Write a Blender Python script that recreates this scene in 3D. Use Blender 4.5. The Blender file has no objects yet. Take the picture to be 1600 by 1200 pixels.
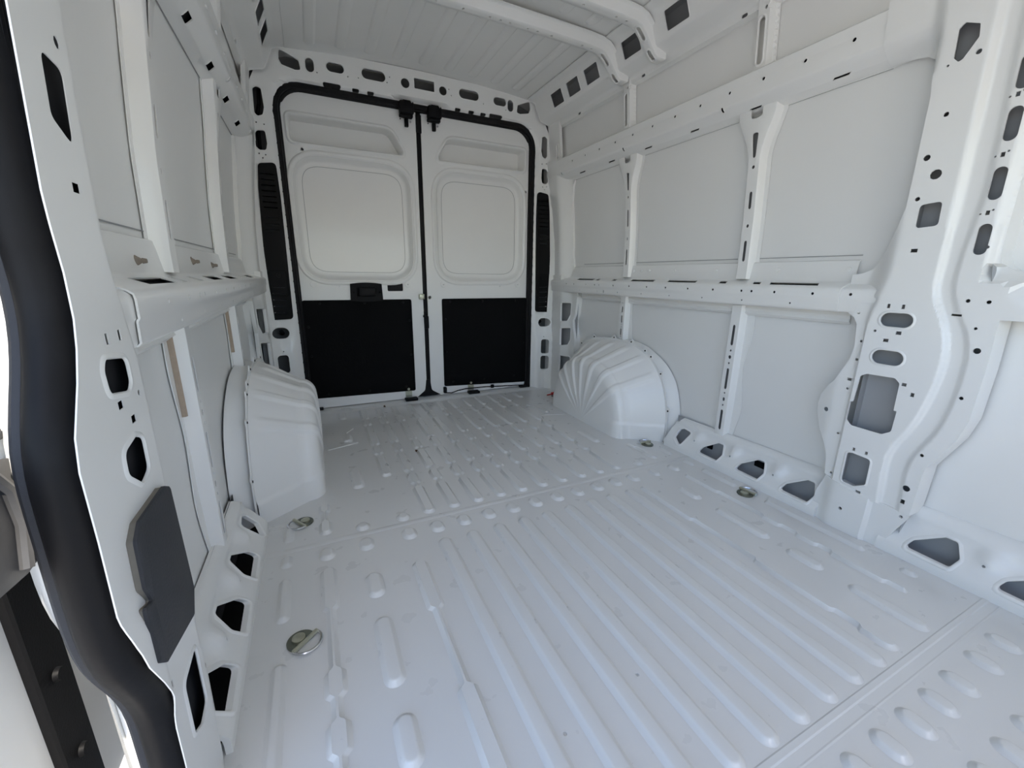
import bpy, bmesh, math
import numpy as np
from mathutils import Matrix, Vector
from mathutils.geometry import delaunay_2d_cdt

scene = bpy.context.scene
COL = scene.collection

# ------------------------------------------------------------------ camera
# van axes: x across (0 = centre line), y = 0 at the rear doors and negative
# towards the cab, z = 0 on the cargo floor, metres
cam_d = bpy.data.cameras.new('camera')
cam = bpy.data.objects.new('camera', cam_d)
COL.objects.link(cam)
yaw, pitch, roll = 0.4475, 0.2570, 0.0123
fw = Vector((math.sin(yaw) * math.cos(pitch), math.cos(yaw) * math.cos(pitch), -math.sin(pitch)))
rt = Vector((math.cos(yaw), -math.sin(yaw), 0))
up = rt.cross(fw)
r2 = math.cos(roll) * rt + math.sin(roll) * up
u2 = -math.sin(roll) * rt + math.cos(roll) * up
M = Matrix((r2, u2, -fw)).transposed().to_4x4()
M.translation = (-0.6984, -2.7848, 0.8573)
cam.matrix_world = M
cam_d.sensor_fit = 'HORIZONTAL'
cam_d.sensor_width = 36.0
cam_d.lens = 642.64 / 1600 * 36
cam_d.clip_start = 0.01
scene.camera = cam

# ------------------------------------------------------------------ world, sun, exposure
world = bpy.data.worlds.new('sky')
scene.world = world
world.use_nodes = True
wn = world.node_tree
wn.nodes.clear()
sky = wn.nodes.new('ShaderNodeTexSky')
sky.sky_type = 'NISHITA'
sky.sun_disc = False
sky.sun_elevation = math.radians(52)
sky.sun_rotation = math.radians(180)
sky.air_density = 0.9
sky.dust_density = 0.7
bg = wn.nodes.new('ShaderNodeBackground')
bg.inputs['Strength'].default_value = 0.24
wo = wn.nodes.new('ShaderNodeOutputWorld')
wn.links.new(sky.outputs[0], bg.inputs[0])
wn.links.new(bg.outputs[0], wo.inputs[0])

sun_d = bpy.data.lights.new('sun', 'SUN')
sun_d.energy = 5.0
sun_d.angle = math.radians(0.6)
sun_d.color = (1.0, 0.92, 0.81)
sun = bpy.data.objects.new('sun', sun_d)
COL.objects.link(sun)
sun.rotation_euler = Vector((0.0, -0.55, 0.85)).to_track_quat('Z', 'Y').to_euler()

scene.view_settings.view_transform = 'Standard'
scene.view_settings.look = 'None'
scene.view_settings.gamma = 1.0
scene.view_settings.exposure = 1.08
scene.view_settings.use_curve_mapping = False
scene.cycles.max_bounces = 16
scene.cycles.diffuse_bounces = 9
scene.cycles.glossy_bounces = 4
scene.cycles.use_denoising = True

# ------------------------------------------------------------------ materials
def new_mat(name):
    m = bpy.data.materials.new(name)
    m.use_nodes = True
    nt = m.node_tree
    return m, nt, nt.nodes['Principled BSDF']

def simple(name, col, rough=0.5, metal=0.0, coat=0.0, noise=0.0, scale=40.0, bump=0.0):
    m, nt, b = new_mat(name)
    b.inputs['Base Color'].default_value = (*col, 1)
    b.inputs['Roughness'].default_value = rough
    b.inputs['Metallic'].default_value = metal
    b.inputs['Coat Weight'].default_value = coat
    b.inputs['Coat Roughness'].default_value = 0.08
    if max(col) < 0.06 and metal == 0:
        b.inputs['Specular IOR Level'].default_value = 0.14
    if noise or bump:
        tc = nt.nodes.new('ShaderNodeTexCoord')
        n = nt.nodes.new('ShaderNodeTexNoise')
        n.inputs['Scale'].default_value = scale
        n.inputs['Detail'].default_value = 4
        nt.links.new(tc.outputs['Object'], n.inputs['Vector'])
        if noise:
            r = nt.nodes.new('ShaderNodeValToRGB')
            r.color_ramp.elements[0].color = (*[c * (1 - noise) for c in col], 1)
            r.color_ramp.elements[1].color = (*[min(1, c * (1 + noise)) for c in col], 1)
            nt.links.new(n.outputs['Fac'], r.inputs['Fac'])
            nt.links.new(r.outputs['Color'], b.inputs['Base Color'])
        if bump:
            bp = nt.nodes.new('ShaderNodeBump')
            bp.inputs['Strength'].default_value = bump
            bp.inputs['Distance'].default_value = 0.002
            nt.links.new(n.outputs['Fac'], bp.inputs['Height'])
            nt.links.new(bp.outputs['Normal'], b.inputs['Normal'])
    return m

PAINT = simple('white_paint', (0.838, 0.832, 0.805), 0.34, 0, 0.25, 0.012, 9)
SKIN = simple('white_panel_paint', (0.812, 0.806, 0.78), 0.42, 0, 0.10, 0.012, 7)
DARKSHADE = simple('cavity_shade_dark', (0.18, 0.18, 0.175), 0.7, noise=0.1, scale=12)  # grey primer darkened, cavity shade put into the colour
MIDSHADE = simple('cavity_shade_mid', (0.38, 0.385, 0.39), 0.6, noise=0.05, scale=12)  # mid grey standing for half-lit cavities
BLACKSHADE = simple('cavity_shade_black', (0.02, 0.02, 0.022), 0.7, noise=0.2, scale=12)  # black standing for unlit cavities, shade put into the colour
RUBBER = simple('black_rubber', (0.011, 0.0105, 0.011), 0.5, noise=0.25, scale=30, bump=0.25)
BLACKP = simple('black_plastic', (0.006, 0.006, 0.0065), 0.55, bump=0.15, scale=300)
BOARD = simple('black_hardboard', (0.0045, 0.0045, 0.0047), 0.9, noise=0.3, scale=140, bump=0.3)
HOLE = simple('black_void', (0.004, 0.004, 0.004), 0.9)
GREYP = simple('dark_grey_plastic', (0.050, 0.051, 0.056), 0.55, bump=0.2, scale=260)
GREYEDGE = simple('taupe_foam', (0.20, 0.18, 0.15), 0.8, noise=0.15, scale=80)
ZINC = simple('yellow_zinc', (0.46, 0.46, 0.36), 0.34, 0.85, noise=0.18, scale=60)
DZINC = simple('dark_zinc', (0.17, 0.18, 0.145), 0.42, 0.75, noise=0.2, scale=60)
STEEL = simple('bright_steel', (0.62, 0.63, 0.65), 0.22, 1.0, noise=0.1, scale=60)
CAST = simple('cast_aluminium', (0.10, 0.10, 0.104), 0.55, 0.3, noise=0.3, scale=26, bump=0.5)
SEALER = simple('beige_sealer', (0.42, 0.33, 0.25), 0.75, noise=0.2, scale=50)
BROWN = simple('brown_clip', (0.24, 0.20, 0.16), 0.6, noise=0.2, scale=90)
RED = simple('red_plastic', (0.55, 0.035, 0.03), 0.5)
GLASS = simple('tinted_glass', (0.10, 0.12, 0.11), 0.08, coat=1.0)
SEAM = simple('seam_line', (0.36, 0.36, 0.36), 0.6)
LEAFM = simple('dry_leaf', (0.07, 0.035, 0.02), 0.8, noise=0.3, scale=200)
ASPHALT = simple('pale_concrete', (0.42, 0.40, 0.37), 0.9, noise=0.12, scale=3, bump=0.2)

def floor_mat():
    m, nt, b = new_mat('floor_paint')
    tc = nt.nodes.new('ShaderNodeTexCoord')
    def noise(scale, detail, rough=0.5, vec=None):
        n = nt.nodes.new('ShaderNodeTexNoise')
        n.inputs['Scale'].default_value = scale
        n.inputs['Detail'].default_value = detail
        n.inputs['Roughness'].default_value = rough
        nt.links.new(vec or tc.outputs['Object'], n.inputs['Vector'])
        return n
    def ramp(src, a, c0, bb, c1):
        r = nt.nodes.new('ShaderNodeValToRGB')
        e = r.color_ramp.elements
        e[0].position, e[1].position = a, bb
        e[0].color, e[1].color = c0, c1
        nt.links.new(src, r.inputs['Fac'])
        return r
    def mul(a, bsock, fac=1.0):
        x = nt.nodes.new('ShaderNodeMix')
        x.data_type = 'RGBA'
        x.blend_type = 'MULTIPLY'
        x.inputs[0].default_value = fac
        nt.links.new(a, x.inputs[6])
        nt.links.new(bsock, x.inputs[7])
        return x.outputs[2]
    big = ramp(noise(3.5, 3).outputs['Fac'], 0.25, (0.69, 0.69, 0.675, 1), 0.8, (0.715, 0.715, 0.70, 1))
    # fine dirt specks gathered in scuffed patches
    sp = noise(190, 3, 0.7)
    pt = noise(5.0, 4, 0.6)
    patch = ramp(pt.outputs['Fac'], 0.60, (0, 0, 0, 1), 0.74, (1, 1, 1, 1))
    spk = ramp(sp.outputs['Fac'], 0.62, (0, 0, 0, 1), 0.70, (1, 1, 1, 1))
    mm = nt.nodes.new('ShaderNodeMath')
    mm.operation = 'MULTIPLY'
    nt.links.new(patch.outputs['Color'], mm.inputs[0])
    nt.links.new(spk.outputs['Color'], mm.inputs[1])
    dirt = ramp(mm.outputs[0], 0.0, (1, 1, 1, 1), 1.0, (0.80, 0.775, 0.74, 1))
    c = mul(big.outputs['Color'], dirt.outputs['Color'])
    nt.links.new(c, b.inputs['Base Color'])
    rr = ramp(noise(14, 4).outputs['Fac'], 0.3, (0.27, 0.27, 0.27, 1), 0.75, (0.31, 0.31, 0.31, 1))
    nt.links.new(rr.outputs['Color'], b.inputs['Roughness'])
    b.inputs['Coat Weight'].default_value = 0.3
    b.inputs['Coat Roughness'].default_value = 0.12
    return m
FLOOR = floor_mat()

# ------------------------------------------------------------------ object helpers
def tag(o, label=None, category=None, kind=None, group=None):
    for k, v in (('label', label), ('category', category), ('kind', kind), ('group', group)):
        if v:
            o[k] = v
    return o

WLOC = {}   # world position of every object that can be a parent

def empty(name, loc=(0, 0, 0)):
    o = bpy.data.objects.new(name, None)
    o.empty_display_size = 0.05
    COL.objects.link(o)
    o.location = loc
    WLOC[o.name] = Vector(loc)
    return o

def finish(bm, name, mat, parent=None, angle=32, weld=1e-5, loc=None):
    """bmesh -> ONE linked mesh object, smooth with sharp edges by angle; world coordinates kept."""
    if weld:
        bmesh.ops.remove_doubles(bm, verts=bm.verts, dist=weld)
    bmesh.ops.recalc_face_normals(bm, faces=bm.faces)
    ca = math.radians(angle)
    for f in bm.faces:
        f.smooth = True
    for e in bm.edges:
        if len(e.link_faces) == 2:
            e.smooth = e.calc_face_angle(0) < ca
    me = bpy.data.meshes.new(name)
    if loc is not None:
        bmesh.ops.translate(bm, verts=bm.verts, vec=-Vector(loc))
    bm.to_mesh(me)
    bm.free()
    me.materials.append(mat)
    o = bpy.data.objects.new(name, me)
    COL.objects.link(o)
    if loc is not None:
        o.location = loc
    WLOC[o.name] = Vector(loc) if loc is not None else Vector((0, 0, 0))
    if parent is not None:
        o.parent = parent
        o.matrix_parent_inverse = Matrix.Translation(-WLOC.get(parent.name, Vector((0, 0, 0))))
    return o

def bm_new():
    return bmesh.new()

def add_box(bm, c, size, rot=None, bev=0.0, seg=2):
    r = bmesh.ops.create_cube(bm, size=1.0)
    vs = r['verts']
    bmesh.ops.scale(bm, verts=vs, vec=size)
    if bev:
        es = list({e for v in vs for e in v.link_edges})
        rb = bmesh.ops.bevel(bm, geom=es, offset=bev, segments=seg, affect='EDGES', profile=0.5)
        vs = list({v for f in rb['faces'] for v in f.verts} | {v for v in vs if v.is_valid})
    if rot is not None:
        bmesh.ops.rotate(bm, verts=vs, cent=(0, 0, 0), matrix=rot)
    bmesh.ops.translate(bm, verts=vs, vec=c)
    return vs

def add_cyl(bm, p0, p1, r0, r1=None, n=16):
    r1 = r0 if r1 is None else r1
    p0, p1 = Vector(p0), Vector(p1)
    d = p1 - p0
    q = d.to_track_quat('Z', 'Y').to_matrix().to_4x4()
    q.translation = (p0 + p1) / 2
    bmesh.ops.create_cone(bm, cap_ends=True, segments=n, radius1=r0, radius2=r1, depth=d.length, matrix=q)

def add_tube(bm, pts, r, n=8, closed=False, sect=None):
    """sweep; sect optional list of (a,b) offsets in the (side, up) frame"""
    P = [Vector(p) for p in pts]
    N = len(P)
    sect = sect or [(r * math.cos(2 * math.pi * k / n), r * math.sin(2 * math.pi * k / n)) for k in range(n)]
    rings = []
    prev = None
    for i in range(N):
        if closed:
            t = (P[(i + 1) % N] - P[i - 1]).normalized()
        else:
            t = (P[min(i + 1, N - 1)] - P[max(i - 1, 0)]).normalized()
        if prev is None:
            a = Vector((1, 0, 0)) if abs(t.x) < 0.8 else Vector((0, 0, 1))
            side = (a - t * a.dot(t)).normalized()
        else:
            side = (prev - t * prev.dot(t)).normalized()
        prev = side
        upv = t.cross(side)
        rings.append([bm.verts.new(P[i] + side * a + upv * b) for a, b in sect])
    m = len(sect)
    for i in range(N if closed else N - 1):
        A, B = rings[i], rings[(i + 1) % N]
        for k in range(m):
            bm.faces.new((A[k], A[(k + 1) % m], B[(k + 1) % m], B[k]))
    if not closed:
        bm.faces.new(rings[0][::-1])
        bm.faces.new(rings[-1])

# ---- 2D outlines
def rp(pts, r, n=5):
    """polygon with rounded corners; r one radius or a list"""
    N = len(pts)
    out = []
    for i in range(N):
        p0, p, p1 = (np.array(pts[i - 1], float), np.array(pts[i], float), np.array(pts[(i + 1) % N], float))
        ri = r[i] if isinstance(r, (list, tuple)) else r
        a, b = p0 - p, p1 - p
        la, lb = np.linalg.norm(a), np.linalg.norm(b)
        if ri <= 0 or la < 1e-9 or lb < 1e-9:
            out.append(tuple(p))
            continue
        a, b = a / la, b / lb
        ca = max(-1, min(1, float(a @ b)))
        ang = math.acos(ca)
        if ang > math.pi - 0.03:
            out.append(tuple(p))
            continue
        d = min(ri / math.tan(ang / 2), la * 0.48, lb * 0.48)
        s, e = p + a * d, p + b * d
        for k in range(n + 1):
            t = k / n
            q = (1 - t) ** 2 * s + 2 * t * (1 - t) * p + t * t * e
            q2 = p + (q - p) * 1.0
            out.append(tuple(q2))
    return out

def rect(cx, cy, w, h, r=0.0, n=4):
    r = min(r, w / 2, h / 2)
    if r <= 0:
        return [(cx - w / 2, cy - h / 2), (cx + w / 2, cy - h / 2), (cx + w / 2, cy + h / 2), (cx - w / 2, cy + h / 2)]
    out = []
    for sx, sy, a0 in ((1, 1, 0), (-1, 1, 90), (-1, -1, 180), (1, -1, 270)):
        for k in range(n + 1):
            a = math.radians(a0 + 90 * k / n)
            out.append((cx + sx * (w / 2 - r) + r * math.cos(a), cy + sy * (h / 2 - r) + r * math.sin(a)))
    return out

def box2(x0, x1, y0, y1, r=0.0, n=4):
    return rect((x0 + x1) / 2, (y0 + y1) / 2, abs(x1 - x0), abs(y1 - y0), r, n)

def circ(cx, cy, r, n=10):
    return [(cx + r * math.cos(2 * math.pi * k / n), cy + r * math.sin(2 * math.pi * k / n)) for k in range(n)]

def area2(p):
    a = np.array(p)
    b = np.roll(a, -1, 0)
    return 0.5 * float((a[:, 0] * b[:, 1] - b[:, 0] * a[:, 1]).sum())

def offset(p, d):
    """grow (d>0) or shrink a closed outline along vertex normals"""
    a = np.array(p, float)
    keep = [i for i in range(len(a)) if np.linalg.norm(a[i] - a[i - 1]) > 1e-7]
    a = a[keep]
    s = 1 if area2(a) > 0 else -1
    e = np.roll(a, -1, 0) - a
    e /= np.linalg.norm(e, axis=1)[:, None]
    n = np.stack([e[:, 1], -e[:, 0]], 1) * s
    m = n + np.roll(n, 1, 0)
    l2 = (m * m).sum(1)[:, None]
    m = m * 2 / np.maximum(l2, 0.8)
    return [tuple(q) for q in (a + m * d)]

def inside(P, poly):
    x, y = P[:, 0], P[:, 1]
    a = np.array(poly)
    b = np.roll(a, -1, 0)
    res = np.zeros(len(P), bool)
    for (x0, y0), (x1, y1) in zip(a, b):
        if y0 == y1:
            continue
        c = ((y0 > y) != (y1 > y)) & (x < (x1 - x0) * (y - y0) / (y1 - y0) + x0)
        res ^= c
    return res

def plate_bm(bm, outline, holes, mapf, folds=(), pts=(), depth=0.006, rims=(), rimw=0.007, rimh=0.0025, odepth=None, dens=None):
    """sheet metal: outline with holes in (u,v), bent by mapf(u,v,w) (w = depth behind the face),
    edges turned back by `depth`; rims = outlines that get a pressed lip"""
    if dens:
        oo = []
        for a, b in zip(outline, outline[1:] + outline[:1]):
            n = max(1, int(math.dist(a, b) / dens))
            oo += [(a[0] + (b[0] - a[0]) * k / n, a[1] + (b[1] - a[1]) * k / n) for k in range(n)]
        outline = oo
    V, Ed = [], []
    def loop(p):
        s = len(V)
        V.extend([Vector((float(a), float(b))) for a, b in p])
        n = len(p)
        Ed.extend([(s + i, s + (i + 1) % n) for i in range(n)])
    loop(outline)
    for h in holes:
        loop(h)
    for f in folds:
        s = len(V)
        V.extend([Vector(q) for q in f])
        Ed.extend([(s + i, s + i + 1) for i in range(len(f) - 1)])
    V.extend([Vector(q) for q in pts])
    vo, eo, fo, *_ = delaunay_2d_cdt(V, Ed, [], 0, 1e-6)
    vo = np.array([(v.x, v.y) for v in vo])
    F = np.array([f for f in fo if len(f) == 3])
    cen = vo[F].mean(1)
    ok = inside(cen, outline)
    for h in holes:
        ok &= ~inside(cen, h)
    F = F[ok]
    used = np.unique(F)
    bv = {int(i): bm.verts.new(mapf(vo[i, 0], vo[i, 1], 0.0)) for i in used}
    cnt = {}
    for f in F:
        try:
            bm.faces.new([bv[int(i)] for i in f])
        except ValueError:
            continue
        for k in range(3):
            e = (int(f[k]), int(f[(k + 1) % 3]))
            cnt.setdefault(tuple(sorted(e)), []).append(e)
    if depth:
        back = {}
        bl = [l[0] for l in cnt.values() if len(l) == 1]
        mid = np.array([(vo[a] + vo[b]) / 2 for a, b in bl])
        hb = np.zeros(len(bl), bool)
        for h in holes:
            hh = np.array(h)
            lo, hi = hh.min(0) - 1e-6, hh.max(0) + 1e-6
            hb |= ((mid >= lo) & (mid <= hi)).all(1)
        dep = {}
        for (a, b), q in zip(bl, hb):
            d_ = depth if (q or odepth is None) else odepth
            for i in (a, b):
                dep[i] = d_
        def bk(i):
            if i not in back:
                back[i] = bm.verts.new(mapf(vo[i, 0], vo[i, 1], dep[i]))
            return back[i]
        for a, b in bl:
            if True:
                bm.faces.new((bv[b], bv[a], bk(a), bk(b)))
    for h in rims:
        h0 = [q for i, q in enumerate(h) if np.linalg.norm(np.array(q) - np.array(h[i - 1])) > 1e-6]
        rs = [(0.0, 0.0), (rimw * 0.25, rimh), (rimw * 0.7, rimh), (rimw * 1.3, -0.0003)]
        rings = []
        for off, hh in rs:
            o = offset(h0, off) if off else h0
            rings.append([bm.verts.new(mapf(a, b, -hh)) for a, b in o])
        for A, B in zip(rings, rings[1:]):
            n = len(A)
            for i in range(n):
                bm.faces.new((A[i], A[(i + 1) % n], B[(i + 1) % n], B[i]))
    return bm

def plate(name, mat, parent, outline, holes, mapf, angle=32, **kw):
    bm = bm_new()
    plate_bm(bm, outline, holes, mapf, **kw)
    return finish(bm, name, mat, parent, angle, weld=0)

def rings_bm(bm, loops, cap=True, close=True):
    R = [[bm.verts.new(p) for p in L] for L in loops]
    for A, B in zip(R, R[1:]):
        n = len(A)
        for i in range(n if close else n - 1):
            bm.faces.new((A[i], A[(i + 1) % n], B[(i + 1) % n], B[i]))
    if cap:
        bm.faces.new(R[-1])
    return R

def smooth(a):
    a = max(0.0, min(1.0, a))
    return a * a * (3 - 2 * a)

def lerp_tab(tab):
    xs = [t[0] for t in tab]
    ys = [t[1] for t in tab]
    return lambda v: float(np.interp(v, xs, ys))

# ------------------------------------------------------------------ section profiles of the body side
XC = lerp_tab([(-.1, .918), (.2, .914), (.9, .911), (1.1, .904), (1.3, .888), (1.5, .868), (1.8, .84)])     # big pillar face
XP = lerp_tab([(-.1, .978), (.9, .975), (1.1, .968), (1.3, .951), (1.5, .925), (1.7, .905)])               # slim pillars
XS = lerp_tab([(-.1, 1.000), (.3, 1.010), (.9, 1.010), (1.1, 1.003), (1.3, .986), (1.5, .960), (1.62, .935), (1.95, .900)])  # outer skin

YF = -3.60      # front end of the hold
DOOR0, DOOR1 = -2.262, -3.48   # sliding door opening, left side

# =================================================================== GROUND OUTSIDE
bm = bm_new()
bmesh.ops.create_grid(bm, x_segments=4, y_segments=4, size=30)
bmesh.ops.translate(bm, verts=bm.verts, vec=(0, -2, -0.56))
g = finish(bm, 'ground', ASPHALT)
tag(g, 'pale concrete ground outside the van', 'ground', 'structure')

# =================================================================== FLOOR
floor = empty('floor')
tag(floor, 'ribbed white painted cargo floor of the van', 'floor', 'structure')
bm = bm_new()
plate_bm(bm, box2(-.935, .935, YF, -.045), [circ(-.126, -2.257, .0042, 10), circ(-.339, -2.293, .0042, 10)],
         lambda u, v, w: (u, v, -w), depth=.01)
finish(bm, 'floor_sheet', FLOOR, floor, weld=0)

RIB_STEPS = [(0.0, 0.0002), (0.0025, 0.0012), (0.0090, 0.0084), (0.0115, 0.0098), (0.0140, 0.0102)]
_rib_cache = {}

def rib_outline(segs):
    """segs: list of (y_far, y_near, half width), far to near; consecutive pieces are joined by a blend"""
    side = []
    y0, y1, h = segs[0]
    for k in range(6):
        a = math.pi / 2 * k / 5
        side.append((y0 - h + h * math.cos(a), max(h * math.sin(a), 1e-4)))
    for (a0, a1, ha), (b0, b1, hb) in zip(segs, segs[1:]):
        for t in (0, .33, .67, 1):
            side.append((a1 + (b0 - a1) * t, ha + (hb - ha) * smooth(t)))
    y0, y1, h = segs[-1]
    for k in range(6):
        a = math.pi / 2 * k / 5
        side.append((y1 + h - h * math.sin(a), max(h * math.cos(a), 1e-4)))
    pts = [(-h_, y_) for y_, h_ in side] + [(h_, y_) for y_, h_ in reversed(side)]
    return pts

def rib(x, segs, parent, mat, name='floor_rib', z=0.0, sgn=1, steps=RIB_STEPS):
    yref = segs[0][0]
    key = tuple((round(a - yref, 3), round(b - yref, 3), round(h, 4)) for a, b, h in segs) + (name, sgn)
    if key not in _rib_cache:
        hmin = min(h for *_, h in segs)
        bm = bm_new()
        L_ = []
        for o, hh in steps:
            o = min(o, hmin * .8)
            ol = rib_outline([(a - yref - (o if i == 0 else 0), b - yref + (o if i == len(segs) - 1 else 0), h - o) for i, (a, b, h) in enumerate(segs)])
            L_.append([(p[0], p[1], sgn * hh) for p in ol])
        R_ = rings_bm(bm, L_, cap=False)[-1]
        m = len(R_) // 2
        for i in range(m - 1):      # close the crown with strips from side to side
            bm.faces.new((R_[i], R_[i + 1], R_[-2 - i], R_[-1 - i]))
        bmesh.ops.translate(bm, verts=bm.verts, vec=(x, yref, z))
        o = finish(bm, name, mat, parent, angle=60, weld=0, loc=(x, yref, z))
        _rib_cache[key] = o.data
    else:
        o = bpy.data.objects.new(name, _rib_cache[key])
        COL.objects.link(o)
        o.location = (x, yref, z)
        o.parent = parent
    return o

W = .0245
NK = .013
def chain(*ab):
    """wide pieces joined by narrow necks"""
    out = []
    for i, (a, b) in enumerate(ab):
        if i:
            out.append((ab[i - 1][1] - .016, a + .010, NK))
        out.append((a, b, W))
    return out

cols = [.0145 + .0982 * k for k in range(-5, 6)]
for i, x in enumerate(cols):
    k = i - 5
    if k == -5:
        rib(x, chain((-.075, -.262), (-.302, -.378), (-.425, -.688), (-.735, -.815), (-.865, -1.075)), floor, FLOOR)
        rib(x, [(-1.393, -1.446, W)], floor, FLOOR)
    else:
        rib(x, chain((-.075, -.262), (-.302, -.378), (-.425, -.688), (-.735, -.815), (-.865, -1.052), (-1.10, -1.178), (-1.23, -1.436)), floor, FLOOR)
    rib(x, [(-1.492, -1.562, W + .001)], floor, FLOOR)                       # short ovals in front of the seam
    if abs(k) <= 4:
        rib(x, [(-1.600, -2.483, W)], floor, FLOOR)
    rib(x, [(-2.540, -2.607, W)], floor, FLOOR)
    rib(x, [(-2.648, -3.40, W)], floor, FLOOR)
rib(-.481, [(-1.678, -1.878, W), (-1.892, -2.118, NK), (-2.130, -2.325, W), (-2.340, -2.392, NK), (-2.402, -2.474, W)], floor, FLOOR)
rib(.486, [(-1.602, -1.866, W), (-1.880, -2.112, NK), (-2.123, -2.328, W), (-2.342, -2.392, NK), (-2.405, -2.474, W)], floor, FLOOR)
for s in (-1, 1):
    dx = .006
    x = s * .622 + dx
    for a, b in ((-.08, -.223), (-.50, -.602), (-.948, -1.136)):
        rib(s * .606 + dx, [(a, b, W)], floor, FLOOR)
    rib(x, [(-1.394, -1.446, W)], floor, FLOOR)
    rib(x, [(-1.492, -1.562, W)], floor, FLOOR)
    for a, b in ((-1.676, -1.782), (-1.855, -2.062), (-2.122, -2.232), (-2.299, -2.479), (-2.540, -2.607)):
        rib(x, [(a, b, W)], floor, FLOOR)
    x = s * .740 + dx
    rib(x, [(-1.21, -1.268, .021), (-1.280, -1.335, NK), (-1.350, -1.420, .022)], floor, FLOOR)
    rib(x, [(-1.497, -1.562, W)], floor, FLOOR)
    rib(x, [(-1.600, -1.768, .023), (-1.782, -1.960, NK), (-1.974, -2.024, .024), (-2.038, -2.082, NK), (-2.094, -2.145, .024),
            (-2.158, -2.192, NK), (-2.202, -2.332, .024), (-2.345, -2.39, NK)], floor, FLOOR)
    rib(x, [(-2.540, -2.605, W)], floor, FLOOR)
    x = s * .850 + dx * .5
    for a, b in ((-1.331, -1.415), (-1.488, -1.55), (-1.600, -1.772), (-1.897, -2.236), (-2.326, -2.370)):
        rib(x, [(a, b, .017)], floor, FLOOR)

# overlapping seams across the floor, rear threshold
for y0, y1, h in ((-1.450, -1.474, .0016), (-2.486, -2.502, .0022), (-2.519, -2.525, .0012)):
    bm = bm_new()
    o = box2(-.925, .925, y1, y0)
    rings_bm(bm, [[(a, b, .0002) for a, b in o], [(a, b, h) for a, b in offset(o, -.003)]])
    finish(bm, 'floor_seam', FLOOR, floor, weld=0)
bm = bm_new()
prof = [(-.075, .0), (-.055, .003), (-.045, .011), (-.038, .012), (.13, .012), (.13, -.05)]
R = [[bm.verts.new((x, y, zz)) for y, zz in prof] for x in (-.93, .93)]
for i in range(len(prof) - 1):
    bm.faces.new((R[0][i], R[0][i + 1], R[1][i + 1], R[1][i]))
finish(bm, 'rear_threshold', FLOOR, floor)
# bright stamped outlines beside the wheel arches
for s in (-1, 1):
    for pts in ([(.56, -.40), (.60, -.46), (.60, -.60), (.555, -.625), (.70, -.67)],):
        bm = bm_new()
        add_tube(bm, [(s * x_, y_, .001) for x_, y_ in pts], .0025, 6)
        finish(bm, 'stamped_outline', FLOOR, floor)

# =================================================================== BODY SIDES
def prof_map(prof, s):
    P = np.array(prof, float)
    L = np.concatenate([[0], np.cumsum(np.linalg.norm(np.diff(P, axis=0), axis=1))])
    T = np.diff(P, axis=0)
    T /= np.linalg.norm(T, axis=1)[:, None]
    def f(u, v, w):
        i = int(min(max(np.searchsorted(L, v, side='right') - 1, 0), len(T) - 1))
        q = P[i] + T[i] * (v - L[i])
        n = np.array([T[i][1], -T[i][0]])
        q = q + n * w
        return (s * q[0], u, q[1])
    return f, L

def vat(prof, L, z, lo=0):
    """arc length at height z, searched from segment lo"""
    for i in range(lo, len(prof) - 1):
        z0, z1 = prof[i][1], prof[i + 1][1]
        if min(z0, z1) - 1e-9 <= z <= max(z0, z1) + 1e-9 and abs(z1 - z0) > 1e-6:
            return L[i] + (L[i + 1] - L[i]) * (z - z0) / (z1 - z0)
    return L[-1]

def grid_pts(u0, u1, v0, v1, du, dv):
    return [(u, v) for u in np.arange(u0 + du / 2, u1, du) for v in np.arange(v0 + dv / 2, v1, dv)]

def slim_pillar(name, wall, s, yc, hw, z0, z1, slots, flare=0.0, notch=False, wav=0.0):
    """hat section standing on the outer skin; v in units: |v|<=1 face, 1..2 side, 2..3 flange"""
    K = .03
    def hwz(z):
        return hw + flare * smooth((z - (z1 - .20)) / .20) ** 1.3
    def f(u, v, w):
        a = v / K
        sg = 1 if a >= 0 else -1
        a = abs(a)
        h = hwz(u)
        dep = XS(u) - XP(u) - .002
        fl = .016 + (wav * (0.5 - 0.5 * math.cos((u - z0) * 2 * math.pi / .36)) if sg < 0 else 0)
        if a <= 1:
            y, x = h * a, 0.0
        elif a <= 2:
            y, x = h + .010 * (a - 1), dep * (a - 1)
        else:
            y, x = h + .010 + fl * (a - 2), dep
        return (s * (XP(u) + x + w * .6), yc + sg * y, u)
    hs = []
    for zc, hh, ww in slots:
        hs.append(rect(zc, 0, hh, ww / hw * K, min(hh, ww / hw * K) / 2, 4))
    ol = box2(z0, z1, -3 * K, 3 * K)
    holes = list(hs)
    if notch:
        holes.append(box2(z1 - .036, z1 + .03, -.32 * K, .32 * K, .3 * K, 5))
    folds = [[(z0 - .002, q * K), (z1 + .002, q * K)] for q in (-2, -1.06, -.94, .94, 1.06, 2)]
    pts = [(z, q * K) for z in np.arange(z0 + .015, z1, .03) for q in (-2, -1.06, -.94, .94, 1.06, 2, 3, -3)]
    bm = bm_new()
    vs_ = [[bm.verts.new((s * (XP(z) + .016), yc + q * hw * .8, z)) for z in np.linspace(z0 + .01, z1 - .05, 8)] for q in (-1, 1)]
    for i in range(7):
        bm.faces.new((vs_[0][i], vs_[0][i + 1], vs_[1][i + 1], vs_[1][i]))
    finish(bm, 'pillar_hole_shade', BLACKSHADE if s < 0 else DARKSHADE, wall)  # strip painting the shade behind the slots, blacker on the left
    return plate(name, PAINT, wall, ol, holes, f, folds=folds, pts=pts, depth=.004,
                 rims=[h for h in hs if area2(h) ** 2 > 4e-8 and False], angle=40)

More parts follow.
